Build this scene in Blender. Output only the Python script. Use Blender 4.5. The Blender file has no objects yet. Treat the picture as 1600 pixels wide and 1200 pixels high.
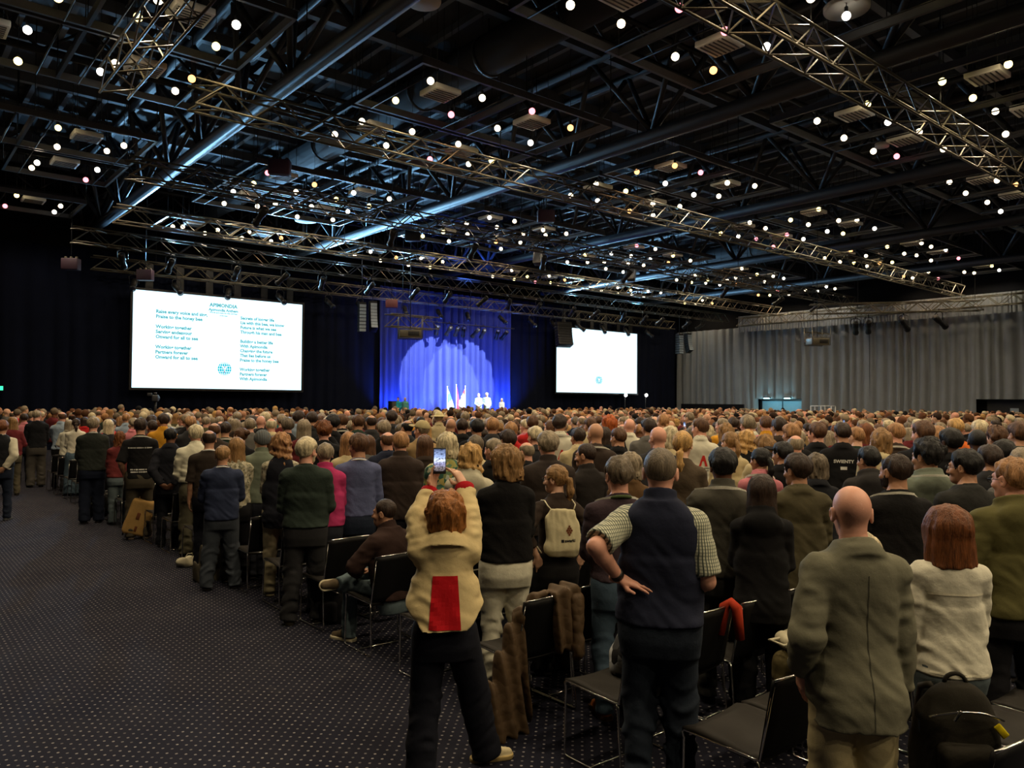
import bpy, math, random
import numpy as np
from mathutils import Vector, Matrix, Euler
from mathutils.bvhtree import BVHTree

S = bpy.context.scene
C = S.collection
R = math.radians
rnd = random.Random(20)

# ------------------------------------------------------------------ camera
CAM_H, YAW, PITCH, ROLL, F = 2.1, R(40.0), R(1.337), R(0.40), 1200.0
cam_d = bpy.data.cameras.new('camera')
cam_d.sensor_width = 36.0
cam_d.lens = 36.0 * F / 1600.0
cam_d.clip_end = 200.0
cam = bpy.data.objects.new('camera', cam_d)
C.objects.link(cam)
cam.matrix_world = (Matrix.Translation((0, 0, CAM_H)) @ Matrix.Rotation(-YAW, 4, 'Z')
                    @ Matrix.Rotation(R(90) + PITCH, 4, 'X') @ Matrix.Rotation(ROLL, 4, 'Z'))
S.camera = cam
CAM_R = np.array(cam.matrix_world.to_3x3())
CAM_P = np.array((0.0, 0.0, CAM_H))

# ------------------------------------------------------------------ world, exposure
w = bpy.data.worlds.new('hall_ambience')
S.world = w
w.use_nodes = True
w.node_tree.nodes['Background'].inputs[0].default_value = (0.5, 0.6, 0.8, 1)
w.node_tree.nodes['Background'].inputs[1].default_value = 0.0
S.view_settings.view_transform = 'Standard'
S.view_settings.look = 'None'
S.view_settings.gamma = 1.0
S.view_settings.use_curve_mapping = False
S.view_settings.exposure = 0.0
cy = S.cycles
cy.max_bounces = 5
cy.diffuse_bounces = 3
cy.glossy_bounces = 2
cy.transmission_bounces = 2
cy.sample_clamp_indirect = 3.0
cy.use_light_tree = True
cy.caustics_reflective = False
cy.caustics_refractive = False
cy.use_denoising = True

BULB_W = 98.0          # radiant power of one ceiling bulb
SCREEN_E = 1.9         # radiance of the two screens

# ------------------------------------------------------------------ picture <-> hall
DEPTH = 36.0           # the stage wall
XR = 46.3              # the grey curtain wall
def ray(px, py):
    v = CAM_R @ np.array(((px - 800) / F, (600 - py) / F, -1.0))
    return v
def at_z(px, py, z):
    v = ray(px, py); return CAM_P + v * ((z - CAM_H) / v[2])
def at_Y(px, py, y):
    v = ray(px, py); return CAM_P + v * (y / v[1])
def at_X(px, py, x):
    v = ray(px, py); return CAM_P + v * (x / v[0])
def at_d(px, py, d):
    return CAM_P + ray(px, py) * d
def proj(p):
    q = CAM_R.T @ (np.asarray(p, float) - CAM_P)
    return 800 + F * q[0] / -q[2], 600 - F * q[1] / -q[2], -q[2]

# ------------------------------------------------------------------ objects
def srgb(r, g=None, b=None):
    if g is None:
        r, g, b = r
    f = lambda c: (c / 12.92 if c <= .04045 else ((c + .055) / 1.055) ** 2.4)
    return (f(r / 255), f(g / 255), f(b / 255), 1.0)

def tag(o, label=None, cat=None, group=None, kind=None):
    if label: o['label'] = label
    if cat: o['category'] = cat
    if group: o['group'] = group
    if kind: o['kind'] = kind
    return o
def empty(name, loc=(0, 0, 0), rz=0.0, label=None, cat=None, group=None):
    o = bpy.data.objects.new(name, None)
    o.empty_display_size = .1
    C.objects.link(o); o.location = loc; o.rotation_euler = (0, 0, rz)
    return tag(o, label, cat, group)
def link(name, me, parent=None, mat=None, color=None):
    o = bpy.data.objects.new(name, me)
    C.objects.link(o)
    if mat is not None and not me.materials: me.materials.append(mat)
    if parent is not None: o.parent = parent
    if color is not None: o.color = color
    return o
def clone(o, parent=None):
    c = o.copy(); C.objects.link(c)
    if parent is not None: c.parent = parent
    return c
def clone_tree(o, parent=None):
    c = clone(o, parent)
    for ch in list(o.children): clone_tree(ch, c)
    return c

def np_mesh(name, V, Q, smooth=True, attr=None):
    """mesh from an (n,3) vertex array and an (m,k) face array"""
    V = np.ascontiguousarray(V, np.float32); Q = np.ascontiguousarray(Q, np.int32)
    me = bpy.data.meshes.new(name)
    k = Q.shape[1]
    me.vertices.add(len(V)); me.vertices.foreach_set('co', V.ravel())
    me.loops.add(Q.size); me.loops.foreach_set('vertex_index', Q.ravel())
    me.polygons.add(len(Q)); me.polygons.foreach_set('loop_start', np.arange(0, Q.size, k, dtype=np.int32))
    if smooth: me.polygons.foreach_set('use_smooth', np.ones(len(Q), bool))
    if attr is not None:
        a = me.attributes.new('col', 'FLOAT_COLOR', 'POINT')
        a.data.foreach_set('color', np.ascontiguousarray(attr, np.float32).ravel())
    me.update(calc_edges=True)
    return me

class MB:
    """collects shapes into one mesh"""
    def __init__(s): s.v = []; s.f = []; s.sm = []
    def add(s, V, Fs, smooth=False):
        n = len(s.v)
        s.v += [tuple(map(float, p)) for p in V]
        s.f += [tuple(i + n for i in f) for f in Fs]
        s.sm += [smooth] * len(Fs)
        return s
    def box(s, c, d, M=None):
        x, y, z = d[0] / 2, d[1] / 2, d[2] / 2
        V = [Vector((sx * x, sy * y, sz * z)) for sx in (-1, 1) for sy in (-1, 1) for sz in (-1, 1)]
        if M is not None: V = [M @ p for p in V]
        c = Vector(c)
        return s.add([p + c for p in V], [(0, 1, 3, 2), (4, 6, 7, 5), (0, 4, 5, 1), (2, 3, 7, 6), (0, 2, 6, 4), (1, 5, 7, 3)])
    def span(s, lo, hi):
        return s.box([(a + b) / 2 for a, b in zip(lo, hi)], [abs(b - a) for a, b in zip(lo, hi)])
    def rbox(s, c, d, r, M=None, n=3):
        """box with rounded edges"""
        hx = [max(k / 2 - r, 1e-4) for k in d]
        V = []; Fs = []
        m = 4 * n
        rings = []
        for j in range(2 * n):
            t = (j if j < n else j - 1) / (n - 1) * math.pi / 2 if n > 1 else 0
            if j < n: ph = -math.pi / 2 + (j / (n - 1)) * math.pi / 2; oz = -hx[2]
            else: ph = ((j - n) / (n - 1)) * math.pi / 2; oz = hx[2]
            ring = []
            for q in range(4):
                sx, sy = ((1, 1), (-1, 1), (-1, -1), (1, -1))[q]
                for i in range(n):
                    a = q * math.pi / 2 + (i / (n - 1)) * math.pi / 2
                    p = Vector((sx * hx[0] + r * math.cos(ph) * math.cos(a), sy * hx[1] + r * math.cos(ph) * math.sin(a), oz + r * math.sin(ph)))
                    ring.append(p)
            rings.append(ring)
        for ring in rings: V += ring
        for j in range(len(rings) - 1):
            for i in range(m):
                i2 = (i + 1) % m
                Fs.append((j * m + i, j * m + i2, (j + 1) * m + i2, (j + 1) * m + i))
        Fs.append(tuple(reversed(range(m)))); Fs.append(tuple(range((len(rings) - 1) * m, len(rings) * m)))
        if M is not None: V = [M @ p for p in V]
        c = Vector(c)
        return s.add([p + c for p in V], Fs, True)
    def tube(s, pts, r, n=8, closed=False, cap=True):
        pts = [Vector(p) for p in pts]
        rr = r if isinstance(r, (list, tuple)) else [r] * len(pts)
        V = []; Fs = []
        t0 = (pts[1] - pts[0]).normalized()
        up = Vector((0, 0, 1)) if abs(t0.z) < .9 else Vector((1, 0, 0))
        nrm = t0.cross(up).normalized()
        L = len(pts)
        for i, p in enumerate(pts):
            if closed: t = pts[(i + 1) % L] - pts[i - 1]
            elif i == 0: t = pts[1] - pts[0]
            elif i == L - 1: t = pts[-1] - pts[-2]
            else: t = (pts[i + 1] - p).normalized() + (p - pts[i - 1]).normalized()
            t = t.normalized() if t.length > 1e-9 else t0
            nrm = (nrm - t * nrm.dot(t))
            nrm = nrm.normalized() if nrm.length > 1e-6 else t.orthogonal().normalized()
            b = t.cross(nrm)
            for k in range(n):
                a = 2 * math.pi * k / n
                V.append(p + (nrm * math.cos(a) + b * math.sin(a)) * rr[i])
        for i in range(L if closed else L - 1):
            j = (i + 1) % L
            for k in range(n):
                k2 = (k + 1) % n
                Fs.append((i * n + k, i * n + k2, j * n + k2, j * n + k))
        if cap and not closed:
            Fs.append(tuple(reversed(range(n)))); Fs.append(tuple(range((L - 1) * n, L * n)))
        return s.add(V, Fs, n > 4)
    def lathe(s, prof, c=(0, 0, 0), n=16, M=None):
        V = []; Fs = []
        for (r, z) in prof:
            for k in range(n):
                a = 2 * math.pi * k / n
                V.append(Vector((r * math.cos(a), r * math.sin(a), z)))
        for i in range(len(prof) - 1):
            for k in range(n):
                k2 = (k + 1) % n
                Fs.append((i * n + k, i * n + k2, (i + 1) * n + k2, (i + 1) * n + k))
        Fs.append(tuple(reversed(range(n)))); Fs.append(tuple(range((len(prof) - 1) * n, len(prof) * n)))
        if M is not None: V = [M @ p for p in V]
        c = Vector(c)
        return s.add([p + c for p in V], Fs, True)
    def sphere(s, c, r, n=12, m=8, M=None):
        return s.lathe([(max(r * math.sin(math.pi * i / m), 1e-4), -r * math.cos(math.pi * i / m)) for i in range(m + 1)], c, n, M)
    def mesh(s, name):
        me = bpy.data.meshes.new(name)
        me.from_pydata(s.v, [], s.f)
        me.polygons.foreach_set('use_smooth', s.sm)
        me.update()
        return me
    def build(s, name, mat, parent=None, color=None):
        return link(name, s.mesh(name), parent, mat, color)

# ------------------------------------------------------------------ materials
class NT:
    def __init__(s, name):
        s.m = bpy.data.materials.new(name); s.m.use_nodes = True
        s.t = s.m.node_tree; s.b = s.t.nodes['Principled BSDF']
    def n(s, kind, **kw):
        nd = s.t.nodes.new(kind)
        for k, v in kw.items():
            if hasattr(nd, k) and not k.startswith('i_'): setattr(nd, k, v)
        return nd
    def l(s, a, b): s.t.links.new(a, b)
    def val(s, x):  # number -> socket or passthrough
        return x
    def math(s, op, a, b=None, c=None):
        nd = s.t.nodes.new('ShaderNodeMath'); nd.operation = op
        for i, x in enumerate((a, b, c)):
            if x is None: continue
            if isinstance(x, (int, float)): nd.inputs[i].default_value = x
            else: s.l(x, nd.inputs[i])
        return nd.outputs[0]
    def mix(s, f, a, b, mode='MIX'):
        nd = s.t.nodes.new('ShaderNodeMix'); nd.data_type = 'RGBA'; nd.blend_type = mode
        for i, x in ((0, f), (6, a), (7, b)):
            if isinstance(x, (int, float)): nd.inputs[i].default_value = x
            elif isinstance(x, tuple): nd.inputs[i].default_value = x
            else: s.l(x, nd.inputs[i])
        return nd.outputs[2]
    def coord(s, which='Object', scale=None, rot=None):
        tc = s.t.nodes.new('ShaderNodeTexCoord'); o = tc.outputs[which]
        if scale is not None or rot is not None:
            mp = s.t.nodes.new('ShaderNodeMapping')
            if scale is not None: mp.inputs['Scale'].default_value = scale
            if rot is not None: mp.inputs['Rotation'].default_value = rot
            s.l(o, mp.inputs[0]); o = mp.outputs[0]
        return o
    def noise(s, vec, scale, detail=3, rough=.5):
        nd = s.t.nodes.new('ShaderNodeTexNoise'); nd.inputs['Scale'].default_value = scale
        nd.inputs['Detail'].default_value = detail; nd.inputs['Roughness'].default_value = rough
        s.l(vec, nd.inputs['Vector']); return nd.outputs[0]
    def ramp(s, f, stops):
        nd = s.t.nodes.new('ShaderNodeValToRGB'); e = nd.color_ramp.elements
        while len(e) < len(stops): e.new(.5)
        for el, (p, c) in zip(e, stops): el.position = p; el.color = c
        s.l(f, nd.inputs[0]); return nd.outputs[0]
    def bump(s, h, strength=.3, dist=.01):
        nd = s.t.nodes.new('ShaderNodeBump'); nd.inputs['Strength'].default_value = strength
        nd.inputs['Distance'].default_value = dist
        s.l(h, nd.inputs['Height']); s.l(nd.outputs[0], s.b.inputs['Normal'])
    def set(s, **kw):
        for k, v in kw.items():
            i = s.b.inputs[k.replace('_', ' ')]
            if isinstance(v, (int, float, tuple)): i.default_value = v
            else: s.l(v, i)
        return s

def plain(name, col, rough=.6, metal=0.0, spec=.5, var=.12, vscale=6.0):
    t = NT(name)
    v = t.noise(t.coord(), vscale, 4)
    f = t.math('MULTIPLY_ADD', v, 2 * var, 1 - var)
    t.set(Base_Color=t.mix(1.0, col, f, 'MULTIPLY'), Roughness=rough, Metallic=metal)
    t.b.inputs['Specular IOR Level'].default_value = spec
    return t.m
def emit(name, col, strength, sampled=True):
    t = NT(name)
    t.set(Base_Color=(0, 0, 0, 1), Emission_Color=col, Emission_Strength=strength, Roughness=.6)
    t.b.inputs['Specular IOR Level'].default_value = 0
    if not sampled: t.m.cycles.emission_sampling = 'NONE'
    return t.m

def obj_color(t):
    return t.n('ShaderNodeObjectInfo').outputs['Color']
def fabric(name, weave=350.0, wstr=.25, rough=.9, mott=.18, attr=False, sheen=.0):
    t = NT(name)
    if attr:
        a = t.n('ShaderNodeAttribute'); a.attribute_name = 'col'; base = a.outputs['Color']
    else: base = obj_color(t)
    co = t.coord()
    v = t.math('MULTIPLY_ADD', t.noise(co, 9.0, 4), 2 * mott, 1 - mott)
    v2 = t.math('MULTIPLY_ADD', t.noise(co, weave, 1), .3, .85)
    t.set(Base_Color=t.mix(1.0, t.mix(1.0, base, v, 'MULTIPLY'), v2, 'MULTIPLY'), Roughness=rough)
    t.b.inputs['Specular IOR Level'].default_value = .2
    if sheen: t.b.inputs['Sheen Weight'].default_value = sheen
    h = t.math('ADD', t.math('MULTIPLY', t.noise(co, weave, 2), .25), t.noise(co, 26.0, 3))
    t.bump(h, wstr, .012)
    return t.m
M = {}
M['fabric'] = fabric('woven_cloth')
M['knit'] = fabric('knitted_wool', 160.0, .4, .95, .22)
M['denim'] = fabric('denim', 420.0, .35, .85, .35)
M['crowd'] = fabric('crowd_colours', 60.0, .3, .9, .2, attr=True)

t = NT('checked_shirt')
co = t.coord()
sx = t.n('ShaderNodeSeparateXYZ'); t.l(co, sx.inputs[0])
def stripe(t, s, freq, wid):
    return t.math('LESS_THAN', t.math('FRACT', t.math('MULTIPLY', s, freq)), wid)
ang = t.math('ADD', t.math('MULTIPLY', sx.outputs[0], .9), t.math('MULTIPLY', sx.outputs[1], .9))
st = t.math('MAXIMUM', stripe(t, ang, 62.0, .36), t.math('MULTIPLY', stripe(t, sx.outputs[2], 62.0, .30), .6))
t.set(Base_Color=t.mix(st, srgb(205, 205, 180), srgb(70, 80, 72)), Roughness=.9)
M['check'] = t.m

def patterned(name, cols, scale):
    t = NT(name)
    vn = t.n('ShaderNodeTexVoronoi'); vn.inputs['Scale'].default_value = scale
    t.l(t.coord(), vn.inputs['Vector'])
    sp = t.n('ShaderNodeSeparateColor'); t.l(vn.outputs['Color'], sp.inputs[0])
    t.set(Base_Color=t.ramp(sp.outputs[0], [(i / max(len(cols) - 1, 1), c) for i, c in enumerate(cols)]), Roughness=.85)
    return t.m
M['floral_red'] = patterned('red_patterned_cloth', [srgb(120, 20, 45), srgb(190, 40, 80), srgb(60, 15, 30), srgb(205, 120, 130)], 28)
M['floral_green'] = patterned('green_patterned_cloth', [srgb(40, 80, 70), srgb(70, 120, 100), srgb(190, 170, 70), srgb(180, 190, 180)], 24)
M['leafy'] = patterned('pale_patterned_cloth', [srgb(190, 180, 150), srgb(90, 90, 70), srgb(205, 198, 175), srgb(150, 140, 110)], 40)
M['cow'] = patterned('black_white_cloth', [srgb(15, 15, 18), srgb(20, 20, 24), srgb(215, 220, 225), srgb(15, 15, 18), srgb(205, 210, 215)], 14)
M['tartan'] = patterned('check_cloth', [srgb(40, 40, 40), srgb(120, 115, 90), srgb(60, 60, 55)], 45)

t = NT('skin')
co = t.coord()
v = t.math('MULTIPLY_ADD', t.noise(co, 22.0, 4), .24, .88)
t.set(Base_Color=t.mix(1.0, obj_color(t), v, 'MULTIPLY'), Roughness=.48)
t.b.inputs['Specular IOR Level'].default_value = .4
t.bump(t.noise(co, 260.0, 2), .12, .004)
M['skin'] = t.m

t = NT('hair')
co = t.coord('Object', (1.0, 1.0, .12))
v = t.noise(co, 190.0, 3, .6)
v3 = t.noise(co, 36.0, 3, .6)
f = t.math('MAXIMUM', t.math('ADD', t.math('MULTIPLY', v, 2.1), t.math('MULTIPLY_ADD', v3, 2.0, -1.05)), .25)
t.set(Base_Color=t.mix(1.0, obj_color(t), f, 'MULTIPLY'), Roughness=.5)
t.b.inputs['Specular IOR Level'].default_value = .35
t.bump(t.math('ADD', v, v3), .55, .012)
M['hair'] = t.m

M['black_plastic'] = plain('black_plastic', srgb(14, 14, 15), .5)
M['leather_black'] = plain('black_leather', srgb(20, 19, 18), .5, var=.2, vscale=30)
M['chrome'] = plain('chrome', (.75, .74, .70, 1), .18, 1.0)
M['chair_seat'] = plain('black_upholstery', srgb(36, 32, 27), .75, var=.15, vscale=40)
M['chair_back'] = plain('black_shell', srgb(8, 8, 9), .55, spec=.3)
M['steel'] = plain('painted_steel', srgb(48, 50, 54), .5, 0.0, .5, .25, 2.0)
M['steel_dark'] = plain('dark_painted_steel', srgb(26, 27, 30), .55, 0.0, .4, .25, 3.0)
M['truss'] = plain('black_truss', srgb(92, 86, 72), .42, .35, .5, .2, 5)
M['deck'] = plain('dark_deck', srgb(30, 31, 35), .75, 0, .3, .3, 1.5)
M['rib'] = plain('deck_ribs', srgb(66, 70, 78), .6, 0, .4, .3, 2.0)
M['vent'] = plain('white_diffuser', srgb(205, 200, 190), .6, var=.06)
M['vent_dark'] = plain('diffuser_slot', srgb(60, 58, 55), .7)
M['drape'] = plain('black_drape', srgb(10, 13, 24), .95, 0, .1, .3, 1.2)
M['rubber'] = plain('rubber', srgb(16, 16, 16), .9)
M['cable'] = plain('cable', srgb(14, 14, 14), .7)
M['white_paint'] = plain('white_paint', srgb(200, 205, 210), .5)
M['speaker_grey'] = plain('speaker_grille', srgb(150, 165, 178), .7, var=.25, vscale=30)
M['glass_lens'] = plain('lens_glass', srgb(40, 45, 60), .08, 0, .8)
M['eye'] = plain('eye', srgb(190, 185, 178), .2)
# ------------------------------------------------------------------ smooth implicit shapes -> quads
_TAB = np.random.RandomState(7).rand(32, 32, 32).astype(np.float32)
def vnoise(P, seed=0.0):
    P = np.asarray(P, np.float32) + np.float32(seed)
    i = np.floor(P).astype(np.int32); f = P - i
    f = f * f * (3 - 2 * f)
    a = i & 31; b = (i + 1) & 31
    x0, y0, z0 = a[:, 0], a[:, 1], a[:, 2]; x1, y1, z1 = b[:, 0], b[:, 1], b[:, 2]
    fx, fy, fz = f[:, 0], f[:, 1], f[:, 2]
    c00 = _TAB[x0, y0, z0] * (1 - fx) + _TAB[x1, y0, z0] * fx
    c10 = _TAB[x0, y1, z0] * (1 - fx) + _TAB[x1, y1, z0] * fx
    c01 = _TAB[x0, y0, z1] * (1 - fx) + _TAB[x1, y0, z1] * fx
    c11 = _TAB[x0, y1, z1] * (1 - fx) + _TAB[x1, y1, z1] * fx
    return (c00 * (1 - fy) + c10 * fy) * (1 - fz) + (c01 * (1 - fy) + c11 * fy) * fz
def A(*v): return np.array(v, np.float32)
def rc(P, a, b, ra, rb):
    a = A(*a); b = A(*b); d = b - a
    t = np.clip((P - a) @ d / max(float(d @ d), 1e-9), 0, 1)
    return np.linalg.norm(P - a - t[:, None] * d, axis=1) - (ra + (rb - ra) * t)
def ell(P, c, r, Rm=None):
    q = P - A(*c)
    if Rm is not None: q = q @ Rm
    r = A(*r)
    k0 = np.linalg.norm(q / r, axis=1); k1 = np.linalg.norm(q / (r * r), axis=1)
    return k0 * (k0 - 1) / np.maximum(k1, 1e-6)
def smin(a, b, k):
    h = np.clip(.5 + .5 * (b - a) / k, 0, 1)
    return b + (a - b) * h - k * h * (1 - h)
def smax(a, b, k): return -smin(-a, -b, k)
def rotm(ax, deg):
    return np.array(Matrix.Rotation(R(deg), 3, ax), np.float32)

def nets(f, lo, hi, h):
    """naive surface nets of f<0 over the box, evaluated only near the surface"""
    s = 4
    lo = np.asarray(lo, np.float32); hi = np.asarray(hi, np.float32)
    nb = np.maximum(np.ceil((hi - lo) / (h * s)).astype(int), 1)
    n = nb * s + 1
    gi = np.stack(np.meshgrid(*[np.arange(k) for k in nb], indexing='ij'), -1).reshape(-1, 3)
    fc = f((lo + (gi * s + s / 2) * h).astype(np.float32))
    keep = (np.abs(fc) < s * h * 1.35).reshape(nb)
    cells = np.repeat(np.repeat(np.repeat(keep, s, 0), s, 1), s, 2)
    pts = np.zeros(n, bool)
    for i in (0, 1):
        for j in (0, 1):
            for k in (0, 1):
                pts[i:i + cells.shape[0], j:j + cells.shape[1], k:k + cells.shape[2]] |= cells
    Vv = np.full(n, 1e3, np.float32)
    idx = np.argwhere(pts)
    Vv[pts] = f((lo + idx * h).astype(np.float32))
    neg = Vv < 0
    cnt = np.zeros(cells.shape, np.int8)
    X, Y, Z = cells.shape
    for i in (0, 1):
        for j in (0, 1):
            for k in (0, 1):
                cnt += neg[i:i + X, j:j + Y, k:k + Z]
    act = cells & (cnt > 0) & (cnt < 8)
    ci = np.argwhere(act)
    vid = np.full(act.shape, -1, np.int32); vid[act] = np.arange(len(ci))
    acc = np.zeros((len(ci), 3), np.float32); num = np.zeros(len(ci), np.float32)
    co = [(i, j, k) for i in (0, 1) for j in (0, 1) for k in (0, 1)]
    for a in range(8):
        for b in range(a + 1, 8):
            d = np.abs(np.array(co[a]) - co[b]).sum()
            if d != 1: continue
            va = Vv[ci[:, 0] + co[a][0], ci[:, 1] + co[a][1], ci[:, 2] + co[a][2]]
            vb = Vv[ci[:, 0] + co[b][0], ci[:, 1] + co[b][1], ci[:, 2] + co[b][2]]
            m = (va < 0) != (vb < 0)
            t = np.where(m, va / np.where(m, va - vb, 1), 0)[:, None]
            p = A(*co[a]) * (1 - t) + A(*co[b]) * t
            acc += np.where(m[:, None], p, 0); num += m
    V = lo + (ci + acc / np.maximum(num, 1)[:, None]) * h
    quads = []
    for ax in range(3):
        o1, o2 = [(1, 2), (2, 0), (0, 1)][ax]
        sl = [slice(1, -1)] * 3; sl[ax] = slice(0, -1)
        sh = list(sl); sh[ax] = slice(1, None)
        na = neg[tuple(sl)]; nbb = neg[tuple(sh)]
        cross = np.argwhere(na != nbb)
        if not len(cross): continue
        base = cross.copy(); base += [0 if q == ax else 1 for q in range(3)]
        e1 = np.zeros(3, int); e1[o1] = 1
        e2 = np.zeros(3, int); e2[o2] = 1
        q = [vid[tuple((base - d).T)] for d in (e1 + e2, e2, 0 * e1, e1)]
        q = np.stack(q, 1)
        inside_first = na[tuple(cross.T)]
        q[~inside_first] = q[~inside_first][:, ::-1]
        quads.append(q[(q >= 0).all(1)])
    Q = np.concatenate(quads) if quads else np.zeros((0, 4), np.int32)
    return V.astype(np.float32), Q.astype(np.int32)
def join(parts):
    V = []; Q = []; n = 0
    for v, q in parts:
        V.append(v); Q.append(q + n); n += len(v)
    return np.concatenate(V), np.concatenate(Q)

# ------------------------------------------------------------------ hands
def hand_mesh(curl=25, spread=3, thumb=0, fist=0, h=.0045, curls=None):
    """left hand: x to the thumb, y out of the palm, z to the fingertips"""
    segs = []
    for i, (x, L) in enumerate(((.029, .074), (.0095, .083), (-.0105, .077), (-.029, .060))):
        c = R(curls[i] if curls else curl * (1 + .12 * i))
        p = Vector((x, .004, .088 - abs(x - .005) * .25)); ang = 0.0
        sp = (1.5 - i) * R(spread)
        ra = .0088 - .0007 * (i == 3)
        for k, fr in enumerate((.45, .31, .24)):
            ang += c * (.7, 1.0, .75)[k]
            d = Vector((math.sin(sp), math.sin(ang), math.cos(ang))).normalized() * (L * fr)
            segs.append((p.copy(), p + d, ra, ra - .0009)); p = p + d; ra -= .0009
    tp = Vector((.024, .006, .022))
    ta, tb = ((.053, .016, .055), (.058, .022, .090)) if thumb == 0 else ((.046, .034, .052), (.030, .050, .078))
    ths = [(tp, Vector(ta), .0125, .0105), (Vector(ta), Vector(tb), .0102, .0078)]
    def f(P):
        q = P * A(1, 1.75, 1)
        d = rc(q, (.0, 0, .0), (.0, 0, .03), .027, .030)
        d = smin(d, rc(q, (.014, 0, .035), (.018, 0, .080), .026, .023), .02)
        d = smin(d, rc(q, (-.014, 0, .035), (-.017, 0, .076), .026, .022), .02)
        d = smin(d, rc(P, (0, 0, -.03), (0, 0, .01), .026, .024), .02)
        for k, (a, b, ra, rb) in enumerate(segs): d = smin(d, rc(P, a, b, ra, rb), .004 if k % 3 else .009)
        for a, b, ra, rb in ths: d = smin(d, rc(P, a, b, ra, rb), .010)
        return d
    return nets(f, (-.055, -.05, -.055), (.08, .10, .19), h)
_HANDS = {}
def get_hand(kind, h):
    key = (kind, h)
    if key not in _HANDS:
        kw = dict(relaxed=dict(curl=24), flat=dict(curl=9, spread=4), grip=dict(curls=(30, 34, 38, 44), thumb=1),
                  hold=dict(curls=(28, 30, 34, 40), spread=2, thumb=0), fist=dict(curl=62, thumb=1), palm=dict(curls=(10, 12, 16, 20), spread=3, thumb=0), touch=dict(curls=(14, 30, 38, 46), spread=5, thumb=1))[kind]
        _HANDS[key] = hand_mesh(h=h, **kw)
    return _HANDS[key]

# ------------------------------------------------------------------ heads
HK = dict(m=1.05, f=1.0)
def skull(P):
    d = ell(P, (0, -.012, .022), (.0745, .094, .087))
    return smin(d, ell(P, (0, .026, -.045), (.060, .062, .083)), .03)
def head_sdf(P):
    d = skull(P)
    d = smin(d, ell(P, (0, .058, -.098), (.036, .032, .026)), .03)                       # chin
    d = smin(d, rc(P, (-.034, .078, .012), (.034, .078, .012), .012, .012), .014)        # brow
    ax = P.copy(); ax[:, 0] = np.abs(ax[:, 0])
    d = smax(d, -ell(ax, (.031, .101, -.012), (.019, .018, .013)), .014)                  # eye sockets
    d = smin(d, ell(ax, (.030, .080, -.012), (.014, .013, .012)), .004)                   # lids
    d = smin(d, ell(ax, (.043, .062, -.040), (.022, .022, .018)), .02)                    # cheek bones
    d = smin(d, rc(P, (0, .090, -.004), (0, .109, -.047), .009, .0125), .010)             # nose
    d = smin(d, ell(ax, (.011, .099, -.050), (.009, .010, .008)), .006)
    d = smin(d, ell(P, (0, .086, -.074), (.023, .012, .0065)), .006)                      # lips
    d = smin(d, ell(P, (0, .085, -.085), (.020, .012, .0070)), .006)
    Re = rotm('Z', -22) @ rotm('X', -10)
    e = ell(ax, (.079, -.012, -.014), (.0085, .020, .033), Re)                            # ears
    e = smax(e, -ell(ax, (.088, -.008, -.012), (.006, .012, .021), Re), .004)
    return smin(d, e, .006)
_LY = [-.12, -.085, -.05, -.03, -.012, .012, .03, .05, .075, .12]
_LZ = [-.092, -.090, -.075, -.020, .012, .012, -.012, .035, .066, .080]
def strands(P, seed, a=.004, b=.008):
    a = a * 1.25; b = b * 1.2
    return a * (vnoise(P * A(120, 120, 22), seed) - .5) * 2 + b * (vnoise(P * A(38, 38, 14), seed + 9) - .5) * 2
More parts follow.
